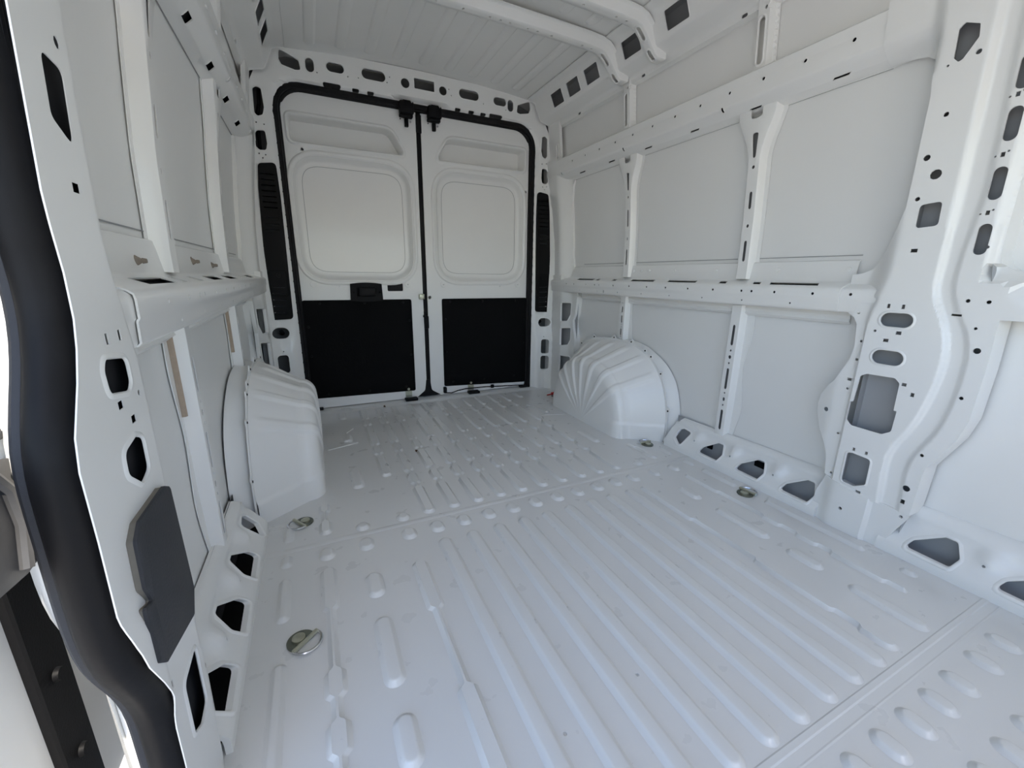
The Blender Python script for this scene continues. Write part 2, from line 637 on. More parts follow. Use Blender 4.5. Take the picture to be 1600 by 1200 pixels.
def side(s):
    nm = 'right' if s > 0 else 'left'
    wall = empty('wall_' + nm)
    tag(wall, 'bare white metal side wall opposite the sliding door' if s > 0 else
        'bare white metal side wall with the sliding door opening', 'wall', 'structure')
    y_front = YF if s > 0 else -2.14
    # ---- outer skin, split by rails into lower, middle and upper panels
    for pn, z0, z1 in (('lower_outer_panel', -.05, .80), ('middle_outer_panel', .80, 1.53), ('upper_outer_panel', 1.53, 1.96)):
        bm = bm_new()
        zs = np.linspace(z0, z1, 9)
        rows = [[bm.verts.new((s * (XS(z) + .003), y, z)) for z in zs] for y in (y_front, .13)]
        for i in range(8):
            bm.faces.new((rows[0][i], rows[0][i + 1], rows[1][i + 1], rows[1][i]))
        finish(bm, pn, SKIN, wall)
    # ---- seams where the panels are bonded behind the frame
    def seam(path, r=.0016):
        bm = bm_new()
        add_tube(bm, path, r, 5)
        finish(bm, 'panel_seam', SEAM, wall)
    zz = 1.480
    seam([(s * XS(zz), y, zz) for y in (-.27, -.78)])
    seam([(s * XS(zz), y, zz) for y in (-.86, -1.48)])
    seam([(s * XS(zz), y, zz) for y in (-1.63, -1.97)])
    seam([(s * XS(.94), y, .94) for y in (-.35, -1.975)])
    # stiffener glued to the lower panel just under the belt rail
    bm = bm_new()
    pf = [(XS(.745) + .001, .752), (.994, .748), (.990, .735), (.996, .726), (.992, .716), (1.006, .705)]
    R = [[bm.verts.new((s * a, y, b)) for a, b in pf] for y in (-.36, -1.985)]
    for i in range(len(pf) - 1):
        bm.faces.new((R[0][i], R[0][i + 1], R[1][i + 1], R[1][i]))
    finish(bm, 'panel_stiffener', SKIN, wall)
    # ---- belt rail
    belt = [(1.008, .750), (.940, .750), (.928, .753), (.9235, .758), (.9225, .788), (.9195, .793), (.9190, .820), (.921, .828), (.928, .8335),
            (.984, .850), (.991, .855), (.997, .90), (1.001, .922), (1.008, .925)]
    f, L = prof_map(belt, s)
    e0, e1 = (-1.974 if s > 0 else -2.032), -.03
    hs = [circ(y, vat(belt, L, .809, 4), .0052 if i not in (2, 4) else .004, 8) for i, y in enumerate(
        (-.272, -.364, -.504, -.598, -.643, -.779, -.919, -1.057, -1.191, -1.331, -1.471, -1.610, -1.655, -1.749, -1.888))]
    vl = vat(belt, L, .771, 3)
    hs += [circ(y, vl, .0036, 8) for y in (-.434, -.623, -.819, -1.016, -1.216, -1.415, -1.615, -1.813)]
    hs += [box2(-.684, -.692, vl - .009, vl + .009, .003, 2)]
    v0, v1 = L[8] + .012, L[8] + .046
    for a, b in ((-.352, -.545), (-.562, -.606), (-.722, -.768), (-.885, -1.078), (-1.160, -1.350), (-1.465, -1.512), (-1.624, -1.668), (-1.696, -1.886)):
        hs.append([(a - .016, v0), (b - .004, v0), (b + .012, v1), (a + .0, v1)])
    plate('belt_rail', PAINT, wall, box2(e0, e1, 0, L[-1]), hs, f, folds=[[(e0 - .002, l), (e1 + .002, l)] for l in L[1:-1]], depth=.003, angle=50)
    # short end bracket between belt rail and pillar
    f2 = lambda u, v, w: tuple(np.array(f(u, v, w)) + np.array([s * .005, 0, -.001]))
    b0, b1_ = e0 - .11, e0 + .012
    plate('belt_end_bracket', PAINT, wall, box2(b0, b1_, L[2], L[10]), [circ(-2.004, vat(belt, L, .812, 4), .005)] if s > 0 else [], f2,
          folds=[[(b0 - .002, l), (b1_ + .002, l)] for l in L[3:10]], depth=.003, angle=50)
    # black strips behind the punched holes, standing for the shade inside the rails
    bm = bm_new()
    pf = [(.975, .755), (.936, .757), (.932, .82), (.945, .826), (.985, .840)]
    R = [[bm.verts.new((s * a, y, b)) for a, b in pf] for y in (e0 + .01, -.1)]
    for i in range(len(pf) - 1):
        bm.faces.new((R[0][i], R[0][i + 1], R[1][i + 1], R[1][i]))
    finish(bm, 'rail_hole_shade', BLACKSHADE, wall)
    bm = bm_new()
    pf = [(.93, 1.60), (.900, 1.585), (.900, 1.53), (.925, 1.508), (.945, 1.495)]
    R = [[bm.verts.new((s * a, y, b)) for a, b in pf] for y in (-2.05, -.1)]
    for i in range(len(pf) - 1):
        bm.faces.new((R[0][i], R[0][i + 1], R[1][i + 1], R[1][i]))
    finish(bm, 'rail_hole_shade', BLACKSHADE, wall)
    # round weld studs on the upstand above the rail
    for y in (-.86, -.925, -.985, -1.165, -1.415, -1.70, -1.95) if s > 0 else ():
        bm = bm_new()
        add_cyl(bm, (s * .9965, y, .893), (s * .992, y, .893), .0085, .007, 14)
        finish(bm, 'round_pad', PAINT, wall)
    # ---- upper rail
    urail = [(XS(1.615) + .004, 1.612), (.884, 1.614), (.878, 1.608), (.880, 1.592), (.8845, 1.578), (.8850, 1.530), (.889, 1.521), (.906, 1.508),
             (.926, 1.494), (XS(1.482) - .001, 1.482)]
    f, L = prof_map(urail, s)
    e0 = -2.10
    hs = [circ(y, vat(urail, L, 1.5705, 4), .0058, 8) for y in (-.336, -.476, -.615, -.757, -.897, -1.037, -1.179, -1.319, -1.46, -1.60, -1.746, -1.889)]
    vv = vat(urail, L, 1.519, 5)
    hs += [box2(y - .005, y + .005, vv - .012, vv + .009, .004, 2) for y in (-.205, -.823, -1.43)]
    va, vb = vat(urail, L, 1.500, 6) - .001, vat(urail, L, 1.494, 7)
    if s > 0:
        va, vb = va + .003, vb - .001
    else:
        va, vb = va - .006, vb + .004
    for a, b in ((-.371, -.433), (-.661, -.718), (-.952, -1.006), (-1.243, -1.292), (-1.53, -1.58), (-1.824, -1.875)):
        hs.append([(a - .006, va), (b - .002, va), (b + .006, vb), (a + .002, vb)])
    plate('upper_rail', PAINT, wall, box2(e0, -.03, 0, L[-1]), hs, f, folds=[[(e0 - .002, l), (-.028, l)] for l in L[1:-1]], depth=.003, angle=50)
    # ---- slim pillars between the rails and below the belt
    slim_pillar('slim_pillar', wall, s, -.816, .0225, .858, 1.497,
                [(1.368, .088, .010), (1.290, .012, .010), (1.180, .090, .011), (1.071, .016, .008), (.970, .086, .011)], .050, True)
    slim_pillar('slim_pillar', wall, s, -1.5585, .0240, .856, 1.497,
                [(1.368, .088, .012), (1.291, .013, .012), (1.168, .066, .013), (1.070, .014, .011), (.970, .084, .013)], .052, True)
    slim_pillar('slim_pillar', wall, s, -.813, .0225, .30, .748,
                [(.710, .007, .006), (.671, .036, .010), (.613, .046, .011), (.582, .007, .006), (.568, .007, .006), (.537, .04, .011), (.509, .008, .007)], wav=.02)
    slim_pillar('slim_pillar', wall, s, -1.561, .0230, .105, .746,
                [(.614, .092, .013), (.545, .009, .008), (.515, .016, .014), (.487, .009, .008), (.414, .098, .013), (.347, .008, .008), (.317, .018, .012),
                 (.289, .008, .008), (.217, .098, .013)], wav=.022)
    # ---- upper posts between upper rail and roof
    XU = lambda z: XS(z) - .034
    for yc, hw in ((-.822, .036), (-1.562, .040)):
        def f(u, v, w, yc=yc):
            return (s * (XU(v) + w + .030 * smooth((abs(u - yc) - .022) / .012)), u, v)
        h = rect(yc + .004, 1.708, .022, .145, .011)
        plate('upper_post', PAINT, wall, box2(yc - hw, yc + hw, 1.605, 1.85), [h, circ(yc - .008, 1.805, .006)], f,
              pts=grid_pts(yc - hw, yc + hw, 1.605, 1.85, .004, .02), dens=.006, depth=.004, rims=[h])
    # rear post at the corner
    h = rect(-.138, 1.67, .020, .075, .010)
    plate('upper_post', PAINT, wall, box2(-.17, -.03, 1.60, 1.87, .03), [h], lambda u, v, w: (s * (XU(v) - .004 + w), u, v), depth=.02, rims=[h])
    # ---- roof side rail with square windows
    rr = [(.700, 1.975), (.735, 1.968), (.757, 1.958), (.800, 1.866), (.810, 1.858), (.868, 1.846), (.884, 1.834), (.890, 1.815), (XS(1.81), 1.810)]
    f, L = prof_map(rr, s)
    va, vb = vat(rr, L, 1.945, 2), vat(rr, L, 1.880, 2)
    hs = []
    for a, b in ((-.245, -.362), (-.42, -.535), (-.595, -.71), (-.905, -1.02), (-1.18, -1.298), (-1.445, -1.563), (-1.71, -1.828), (-1.98, -2.10)):
        hs.append(box2(b + (.03 if s < 0 else 0) * 0, a, va, vb, .006, 2))
    for y in (-.39, -.94, -1.48):
        hs.append(rect(y, L[5] + .034, .026, .011, .0055))
    fr = YF
    plate('roof_side_rail', PAINT, wall, box2(fr, -.045, 0, L[-1]), hs, f, folds=[[(fr - .002, l), (-.043, l)] for l in L[1:-1]], depth=.004, angle=50)
    # liner behind the roof rail, greyed to stand for the cavity shade
    bm = bm_new()
    pf = [(.70, 2.0), (.85, 1.985), (.90, 1.93), (.905, 1.82)]
    R = [[bm.verts.new((s * a, y, b)) for a, b in pf] for y in (fr, .1)]
    for i in range(3):
        bm.faces.new((R[0][i], R[0][i + 1], R[1][i + 1], R[1][i]))
    finish(bm, 'roof_rail_liner', MIDSHADE, wall)
    # ---- big pillar
    rear = [(-1.962, .757), (-2.003, .752), (-2.026, .738), (-2.039, .716), (-2.046, .64), (-2.041, .598), (-2.008, .516), (-1.989, .494), (-1.969, .455),
            (-1.965, .42), (-1.969, .385), (-1.988, .336), (-2.018, .285), (-2.034, .245), (-2.041, .175)]
    upr = [(-1.975, .842), (-1.975, .876), (-2.002, .878), (-2.030, .892), (-2.067, .945), (-2.094, 1.012), (-2.106, 1.062), (-2.108, 1.15), (-2.110, 1.27), (-2.112, 1.345),
           (-2.106, 1.405), (-2.090, 1.448), (-2.057, 1.472), (-2.01, 1.481), (-1.97, 1.482), (-1.97, 1.625)]
    front_r = [(-2.62, 1.625), (-2.62, 1.50), (-2.34, 1.50), (-2.318, 1.46), (-2.318, .925), (-2.328, .898), (-2.347, .885), (-2.62, .880), (-2.62, .762), (-2.357, .760), (-2.360, .62), (-2.358, .479),
               (-2.345, .415), (-2.298, .305), (-2.294, .162), (-2.294, .145)]
    edge_l = [(y + .003, z) for y, z in ((-2.210, 1.80), (-2.213, 1.08), (-2.222, .93), (-2.216, .855), (-2.219, .81), (-2.228, .78), (-2.243, .748), (-2.272, .70), (-2.280, .667), (-2.280, .59),
              (-2.283, .50), (-2.280, .452), (-2.268, .412), (-2.243, .363), (-2.225, .321), (-2.219, .287), (-2.218, .0))]
    if s > 0:
        ol = rear[::-1] + [(-1.974, .760)] + upr + front_r
        ol = ol + [(-2.20, .145), (-2.06, .165)]
    else:
        ol = [(-1.985, 0.0), (-2.00, .16), (-2.041, .175)] + rear[::-1][1:] + [(-1.974, .760)] + upr[:-1] + [(-1.97, 1.80)] + edge_l
    holes, rims = [], []
    def hole(p, rim=False):
        holes.append(p)
        if rim:
            rims.append(p)
    hole(rp([(-2.144, 1.484), (-2.154, 1.494), (-2.184, 1.479), (-2.187, 1.45), (-2.164, 1.412), (-2.156, 1.408), (-2.145, 1.42)], .004, 2) if s > 0 else circ(-2.16, 1.45, .008))
    hole(rp([(-2.138, 1.068), (-2.186, 1.072), (-2.188, 1.008), (-2.138, 1.005)], .011) if s > 0 else
         rp([(-2.128, 1.060), (-2.168, 1.064), (-2.172, 1.005), (-2.134, .985)], .010))
    hole(rect(-2.146, .740, .080, .042, .021, 6) if s > 0 else rp([(-2.118, .752), (-2.176, .760), (-2.184, .748), (-2.182, .722), (-2.128, .712), (-2.118, .722)], .012), True)
    hole(rect(-2.146, .623, .080, .044, .022, 6) if s > 0 else rp([(-2.120, .646), (-2.142, .655), (-2.182, .648), (-2.184, .622), (-2.150, .595), (-2.122, .603)], .012), True)
    hole(box2(-2.205, -2.115, .40, .55, .01) if s < 0 else rp([(-2.088, .552), (-2.104, .562), (-2.178, .564), (-2.192, .55), (-2.194, .463), (-2.202, .463), (-2.201, .395), (-2.178, .378), (-2.092, .380), (-2.077, .396), (-2.077, .459), (-2.084, .463)],
            [.01, .01, .01, .01, .002, .002, .012, .012, .012, .012, .002, .002], 3), False)
    hole(rp([(-2.101, .283), (-2.116, .287), (-2.168, .283), (-2.170, .194), (-2.138, .173), (-2.102, .177)], .012), True)
    sq = lambda y, z, w=.010, h=.011: hole(rect(y, z, w, h))
    dot = lambda y, z, r=.005: hole(circ(y, z, r, 10))
    for y, z in ((-2.119, .781), (-2.155, .781)):
        sq(y, z, .008, .013)
    sq(-2.159, .702, .014, .010); sq(-2.132, .676, .014, .010); sq(-2.063, .601, .012, .008); sq(-2.053, .530, .012, .009); sq(-2.148, .943, .016, .010)
    for y, z, r in ((-2.136, 1.407, .003), (-2.192, 1.417, .006), (-2.153, 1.291, .006), (-2.131, 1.191, .008), (-2.158, 1.144, .013), (-2.129, 1.085, .006),
                    (-2.099, .702, .004), (-2.037, .754, .005), (-2.062, .662, .004), (-2.053, .498, .004), (-2.001, .407, .008), (-2.055, .335, .004), (-2.06, .185, .004)):
        dot(y, z, r)
    if s > 0:
        for zc, hh in ((1.345, .074), (1.234, .076), (1.100, .078), (.965, .078)):
            hole(rect(-2.283, zc, .026, hh, .013, 5), False)
        for zc in (1.298, 1.167, 1.031):
            sq(-2.279, zc, .008, .011); dot(-2.266, zc - .002, .0025); dot(-2.288, zc + .006, .0025)
        for y, z, r in ((-2.288, .806, .005), (-2.328, .805, .005), (-2.318, .734, .004), (-2.333, .675, .008), (-2.330, .540, .005), (-2.284, .347, .005), (-2.270, .229, .010),
                        (-2.296, .945, .004)):
            dot(y, z, r)
        sq(-2.270, .183, .011, .014); sq(-2.117, .301, .008, .011); sq(-2.153, .301, .008, .011); sq(-2.156, .160, .014, .009)
        sq(-2.228, .523, .009, .012); sq(-2.203, .549, .012, .010); sq(-2.272, .766, .024, .006)
    else:
        sq(-2.20, .32, .006, .012); sq(-2.214, .47, .006, .016)
    yb = lerp_tab([(0, -2.078), (.5, -2.076), (.76, -2.077), (.80, -2.092), (.86, -2.110), (1.6, -2.112)])
    b1 = lerp_tab([(.15, -2.208), (.30, -2.198), (.34, -2.203), (.43, -2.243), (.53, -2.262), (.62, -2.270), (.70, -2.262), (.76, -2.238), (.82, -2.208), (1.6, -2.210)])
    b2 = lerp_tab([(.15, -2.254), (.30, -2.246), (.34, -2.255), (.43, -2.294), (.53, -2.306), (.62, -2.309), (.70, -2.302), (.76, -2.272), (.82, -2.241), (.9, -2.239), (1.1, -2.256), (1.6, -2.243)])
    railx = lerp_tab([(1.40, .955), (1.482, .950), (1.494, .924), (1.508, .904), (1.522, .888), (1.535, .883), (1.58, .882), (1.61, .876), (1.8, .84)])
    sm = lambda g: (lambda v: float(np.mean([g(v + d) for d in (-.04, -.03, -.02, -.01, 0, .01, .02, .03, .04)])))
    b1, b2, yb = lerp_tab([(z, sm(b1)(z)) for z in np.arange(0, 1.7, .01)]), lerp_tab([(z, sm(b2)(z)) for z in np.arange(0, 1.7, .01)]), lerp_tab([(z, sm(yb)(z)) for z in np.arange(0, 1.7, .01)])
    def f(u, v, w):
        x = XC(v) + w
        if s < 0:
            x += .006
        t = u - yb(v)
        if v > .80:
            x += .060 * smooth(t / .085)
        else:
            x += .016 * smooth(t / .016) + .02 * smooth((t - .05) / .08)
        if v > 1.38:
            x = x + (railx(v) - .002 - x) * smooth((u + 2.116) / .055) * smooth((v - 1.38) / .05)
        if s > 0:
            x += .015 * smooth((b1(v) - u) / .014) - .010 * smooth((b2(v) - u) / .016)
            if v > .86:
                x += .02 * smooth((-2.297 - u) / .02)
            if u < -2.30 and .76 < v < .90:
                x += .03 * smooth((v - .85) / .04)
        else:
            x -= .009 * smooth((-2.205 - u) / .022) * smooth((.50 - v) / .06) * smooth((v - .26) / .06)
        return (s * x, u, v)
    zt = 1.62 if s > 0 else 1.79
    plate('corner_pillar', PAINT, wall, ol, holes, f, dens=.012, depth=.004 if s > 0 else .0012, odepth=.085 if s > 0 else .0015, rims=rims, rimw=.006, rimh=.0022, angle=40,
          pts=grid_pts(-2.36 if s > 0 else -2.29, -1.96, .02, zt, .006, .016) + (grid_pts(-2.34, -2.19, .05, 1.0, .0036, .0085) if s > 0 else []))
    # inner wall closing the pillar cavity, its shade painted in, black on the left
    bm = bm_new()
    zs_ = np.linspace(.0, 1.7, 12)
    ya = lerp_tab([(0, -2.085), (.80, -2.085), (.93, -2.125), (1.7, -2.125)])
    yb2 = lerp_tab([(0, -2.275), (.28, -2.278), (.45, -2.33), (.75, -2.335), (.9, -2.305), (1.7, -2.305)]) if s > 0 else lerp_tab([(0, -2.205), (2, -2.198)])
    if s < 0:
        ya = lerp_tab([(0, -2.06), (.80, -2.06), (.93, -2.085), (1.7, -2.085)])
    R = [[bm.verts.new((s * (XC(z) + (d if s > 0 else min(d, .020))), fy(z), z)) for z in zs_] for fy, d in ((ya, .026), (ya, .060), (yb2, .060), (yb2, .024 if s > 0 else .016))]
    for A, B in zip(R, R[1:]):
        for i in range(11):
            bm.faces.new((A[i], A[i + 1], B[i + 1], B[i]))
    finish(bm, 'pillar_cavity_shade', MIDSHADE if s > 0 else BLACKSHADE, wall)
    # pressed gusset at the foot of the pillar
    bm = bm_new()
    ft = [(-2.045, .170), (-2.20, .150), (-2.205, .085), (-2.20, .01), (-1.98, .008), (-2.0, .09)]
    if s > 0:
        gx = lambda y, z: .905 + .006 * smooth((z) / .1) + .02 * smooth((y + 2.09) / .05)
        plate_bm(bm, [(-2.020, .0), (-2.026, .10), (-2.047, .172), (-2.20, .150), (-2.235, .15), (-2.295, .142), (-2.27, .08), (-2.24, 0.0)],
                 [circ(-2.120, .078, .006), circ(-2.275, .131, .005)], lambda u, v, w: (s * (gx(u, v) + w + .012 * smooth((-2.19 - u) / .012)), u, v), pts=grid_pts(-2.29, -1.99, 0, .17, .012, .02), dens=.012, depth=.01)
        finish(bm, 'pillar_foot', PAINT, wall, weld=0)
    # ---- sill with triangular windows
    SX = lambda v: .912 + .060 * max(0, min(1, (v - .032) / .075)) + (.03 * smooth((v - .135) / .03))
    hs, dots = [], []
    base = [(-1.506, .036), (-1.518, .062), (-1.576, .100), (-1.602, .100), (-1.622, .064), (-1.610, .034)]
    n_h = (0, 1, 2, 4) if s > 0 else (0, 1, 2)
    for k in n_h:
        hs.append(rp([(y - .199 * k, z + .004) for y, z in base], .010, 4))
    hs.append(rp([(-1.348, .056), (-1.352, .095), (-1.372, .104), (-1.420, .100), (-1.402, .042), (-1.388, .035)], .010, 4))
    if s > 0:
        hs.append(rp([(y - .199 * 5, z + .004) for y, z in base], .010, 4))
    dotp = [(-1.462, .078), (-1.660, .078), (-1.858, .078), (-2.465, .078)]
    if s < 0:
        dotp = dotp[:3]
    hs2 = hs + [circ(y, z, .004, 8) for y, z in dotp]
    def f(u, v, w):
        b = sum(math.exp(-((u - y + .008) / .026) ** 2 - ((v - .100) / .022) ** 2) for y, _ in dotp)
        return (s * (SX(v) - .022 * b + w), u, v)
    for y0, y1 in (((-2.045, -1.30), (-2.75, -2.235)) if s > 0 else ((-2.06, -1.30),)):
        ol = [(y1, -.004), (y1, .120), (y1 - .02, .160), (y0, .162), (y0, -.004)]
        if y1 > -2:
            ol = [(y1, -.004), (y1, .09), (y1 - .015, .128), (y1 - .03, .128), (y1 - .045, .152), (y0, .158), (y0, -.004)]
        hh = [h for h in hs2 if y0 < np.mean([q[0] for q in h]) < y1]
        plate('sill_panel', PAINT, wall, ol, hh, f, dens=.012, pts=grid_pts(y0, y1, 0, .16, .012, .012), depth=.012, rims=[h for h in hs if h in hh],
              rimw=.008, rimh=.003, angle=55)
    # dark cavity slots behind the sill windows
    for y0, y1 in ((-1.50, -1.53), (-1.745, -1.82)):
        bm = bm_new()
        add_box(bm, (s * .992, (y0 + y1) / 2, .062 if y0 > -1.6 else .075), (.01, abs(y1 - y0), .028), bev=.004)
        finish(bm, 'sill_slot', HOLE, wall)
    bm = bm_new()
    add_box(bm, (s * .97, -1.9, -.03), (.12, 3.4, .004))
    finish(bm, 'sill_bottom', MIDSHADE if s > 0 else BLACKSHADE, wall)  # sill cavity shade in the colour, black on the left
    bm = bm_new()
    v = [bm.verts.new((s * .997, y, z)) for y, z in ((-1.30, -.03), (-2.70 if s > 0 else -2.0, -.03), (-2.70 if s > 0 else -2.0, .155), (-1.30, .155))]
    bm.faces.new(v)
    finish(bm, 'sill_backing', MIDSHADE if s > 0 else BLACKSHADE, wall)  # backing painted with the shade behind the sill windows, black on left
    # ---- rear corner upright (side face of the door pillar)
    hs = [rp([(-.192, .672), (-.278, .674), (-.275, .595), (-.250, .548), (-.196, .542)], .008, 3),
          rp([(-.198, .488), (-.285, .498), (-.283, .415), (-.262, .376), (-.20, .362)], .008, 3),
          box2(-.29, -.20, .285, .14, .008, 3)]
    ol = [(-.005, .0), (-.005, .865), (-.18, .865), (-.18, .755), (-.33, .748), (-.345, .72), (-.330, .60), (-.305, .555), (-.315, .50), (-.34, .42), (-.34, .0)]
    plate('rear_upright', PAINT, wall, ol, hs, lambda u, v, w: (s * (.932 + .035 * smooth((-u - .19) / .10) + w), u, v),
          pts=grid_pts(-.34, 0, 0, .86, .02, .05), dens=.02, odepth=.05, depth=.012, rims=hs, rimw=.006)
    ol = [(-.005, .835), (-.005, 1.62), (-.13, 1.62), (-.215, 1.60), (-.215, 1.50), (-.27, 1.478), (-.245, 1.44), (-.225, 1.35), (-.225, 1.0), (-.245, .92), (-.30, .86), (-.30, .835)]
    plate('rear_upright', PAINT, wall, ol, [circ(-.12, 1.31, .003), circ(-.12, 1.28, .003), circ(-.12, 1.02, .003), circ(-.12, 1.0, .003)],
          lambda u, v, w: (s * (XP(v) - .036 + .06 * smooth((-u - .14) / .10) + w), u, v), pts=grid_pts(-.30, 0, .84, 1.62, .015, .05), dens=.02, odepth=.05, depth=.008)
    bm = bm_new()
    v = [bm.verts.new((s * .985, -.34, 0)), bm.verts.new((s * .985, .10, 0)), bm.verts.new((s * .985, .10, .85)), bm.verts.new((s * .985, -.34, .85))]
    bm.faces.new(v)
    finish(bm, 'upright_backing', MIDSHADE if s > 0 else DARKSHADE, wall)  # shade behind the upright's holes painted in, darker on left
    return wall

wall_r = side(1)
wall_l = side(-1)

# brown trim clips and sealer beads on the sliding door side
for y, z in ((-1.736, .877), (-1.294, .886), (-1.033, .880)):
    bm = bm_new()
    add_cyl(bm, (-1.004, y, z), (-.996, y, z), .014, .013, 14)
    add_cyl(bm, (-.996, y, z), (-.985, y, z), .011, .0035, 12)
    add_cyl(bm, (-.985, y, z), (-.978, y, z), .0055, .004, 10)
    finish(bm, 'trim_clip', BROWN, wall_l)
for yc, z0, z1 in ((-1.598, .52, .735), (-.848, .55, .735)):
    bm = bm_new()
    add_tube(bm, [(-1.004, yc, z) for z in np.linspace(z0, z1, 6)], .007, 6)
    finish(bm, 'sealer_bead', SEALER, wall_l)

# =================================================================== ROOF
ceil = empty('ceiling')
tag(ceil, 'white metal van roof with long pressed beads', 'ceiling', 'structure')
bm = bm_new()
RZ = lambda x: 2.012 - .035 * (x / .72) ** 2
xs = np.linspace(-.74, .74, 25)
rows = [[bm.verts.new((x, y, RZ(x))) for x in xs] for y in (YF, -.01)]
for i in range(24):
    bm.faces.new((rows[0][i], rows[0][i + 1], rows[1][i + 1], rows[1][i]))
finish(bm, 'roof_sheet', SKIN, ceil)
for k in range(-4, 5):
    x = .0 + .1465 * k
    for ya, yb_ in ((-.10, -.74), (-.88, -1.00), (-1.16, -1.28), (-1.43, -1.85)):
        rib(x, [(ya, yb_, .030)], ceil, SKIN, 'roof_bead', RZ(x) + .0006, -1, [(0, .0), (.005, .0030), (.010, .0068), (.014, .0080)])

def bow(yc, name='roof_bow'):
    """cross member: hat section hanging under the roof, bending down to both side rails"""
    half = [(0, 1.943), (.40, 1.940), (.62, 1.936), (.690, 1.931), (.720, 1.922), (.746, 1.900), (.800, 1.836), (.822, 1.822), (.868, 1.822)]
    path = [(-a, b) for a, b in half[::-1]][:-1] + half
    P = np.array(path)
    L = np.concatenate([[0], np.cumsum(np.linalg.norm(np.diff(P, axis=0), axis=1))])
    mid = L[-1] / 2
    T = np.diff(P, axis=0)
    T /= np.linalg.norm(T, axis=1)[:, None]
    def at(u):
        i = int(min(max(np.searchsorted(L, u, side='right') - 1, 0), len(T) - 1))
        q = P[i] + T[i] * (u - L[i])
        return q, np.array([-T[i][1], T[i][0]])
    vs = [(-.020, .040), (-.006, .037), (-.003, .033), (-.001, .003), (.002, .0), (.053, .0), (.057, .004), (.066, .030)]   # (y offset, rise)
    LV = np.concatenate([[0], np.cumsum([math.dist(a, b) for a, b in zip(vs, vs[1:])])])
    def f(u, v, w):
        q, n = at(u)
        j = int(min(max(np.searchsorted(LV, v, side='right') - 1, 0), len(vs) - 2))
        t = (v - LV[j]) / (LV[j + 1] - LV[j])
        yy = vs[j][0] + (vs[j + 1][0] - vs[j][0]) * t
        r = vs[j][1] + (vs[j + 1][1] - vs[j][1]) * t
        q = q + n * (r + w)
        return (q[0], yc + yy, q[1])
    vc = LV[4] + .026
    hs = []
    for sg in (-1, 1):
        e = L[5] if sg < 0 else 0
        c = mid + sg * .745
        hs.append(rect(c, vc, .062, .020, .010))
        hs.append(rect(mid + sg * .845, vc, .052, .020, .010))
        for d in (.12, .17, .215, .305, .355, .43, .60, .655):
            hs.append(circ(mid + sg * d, vc + .002, .0056, 8))
    hs.append(rect(mid - .002, vc + .002, .008, .012, .002))
    folds = [[(-.002, l), (L[-1] + .002, l)] for l in LV[1:-1]] + [[(l, -.002), (l, LV[-1] + .002)] for l in L[1:-1]]
    return plate(name, PAINT, ceil, box2(0, L[-1], 0, LV[-1]), hs, f, folds=folds, depth=.003, angle=50,
                 rims=[h for h in hs if abs(area2(h)) > 5e-4])
bow(-.845)
bow(-1.100)
bow(-1.90)

# =================================================================== REAR FRAME AND DOORS
rear_w = empty('wall_rear')
tag(rear_w, 'white metal frame around the rear door opening with header holes', 'wall', 'structure')
ol = rp([(-.945, 0), (-.945, .60), (-.935, 1.2), (-.905, 1.6), (-.880, 1.80), (-.80, 1.955), (-.70, 1.992), (-.37, 2.004), (0, 2.009), (.37, 2.004), (.70, 1.992), (.80, 1.955), (.880, 1.80), (.905, 1.6),
         (.935, 1.2), (.945, .60), (.945, 0)], [0, 0, 0, 0, .05, .06, .04, 0, 0, 0, .04, .06, .05, 0, 0, 0, 0])
opening = [(-.768, 0.0)] + [(-.768, 1.70)] + [(-.768 + .12 - .12 * math.cos(math.radians(a)), 1.70 + .12 * math.sin(math.radians(a))) for a in range(10, 90, 10)] + [(-.648, 1.82), (.648, 1.82)] + \
          [(.768 - .12 + .12 * math.sin(math.radians(a)), 1.70 + .12 * math.cos(math.radians(a))) for a in range(10, 90, 10)] + [(.768, 1.70), (.768, 0.0)]
ol = [p for p in ol if p[1] > 1e-6]
ol = [(-.945, -.01)] + ol + [(.945, -.01)]
ol = ol + [(.768, -.01), (.768, 1.70)] + [opening[-3 - i] for i in range(0, 0)] + opening[::-1][2:-2] + [(-.768, 1.70), (-.768, -.01)]
holes, rims = [], []
def H(p, rim=True):
    holes.append(p)
    if rim:
        rims.append(p)
for s in (-1, 1):
    H(rp([(s * .728, 1.968), (s * .700, 1.960), (s * .640, 1.935), (s * .634, 1.893), (s * .66, 1.889), (s * .722, 1.902), (s * .732, 1.925)], .010, 3))
    H(rect(s * .588, 1.924, .040, .064, .020))
    H(rect(s * .462 if s < 0 else .513, 1.935, .088, .044, .022))
    H(rect(s * .262 if s < 0 else .304, 1.938, .128, .050, .025))
    H(rect(s * .486, 1.850, .090, .019, .009), False)
    for x in (.364, .284, .196) if s > 0 else (.364, .284):
        H(rect(s * x + (.035 if s > 0 else 0), 1.848, .036, .014, .006), False)
    for x, z in ((.81, 1.93), (.555, 1.896), (.40, 1.905), (.345, 1.91), (.19, 1.915), (.175, 1.945)):
        H(circ(s * x, z, .0035, 8), False)
    # door pillar
    H(rp([(s * .830, 1.775), (s * .850, 1.782), (s * .868, 1.77), (s * .872, 1.66), (s * .860, 1.645), (s * .836, 1.655), (s * .826, 1.69)], .012, 3))
    H(rp([(s * .835, 1.582), (s * .870, 1.578), (s * .885, 1.56), (s * .885, 1.50), (s * .87, 1.486), (s * .84, 1.488), (s * .832, 1.52)], .012, 3))
    H(rect(s * .882, .516, .086, .064, .032))
    H(rect(s * .886, .334, .056, .108, .016))
    H(rect(s * .886, .208, .058, .104, .016))
    for x, z in ((.835, 1.61), (.87, 1.615), (.845, 1.465), (.875, 1.468), (.86, 1.448), (.88, .41)):
        H(circ(s * x, z, .004, 8), False)
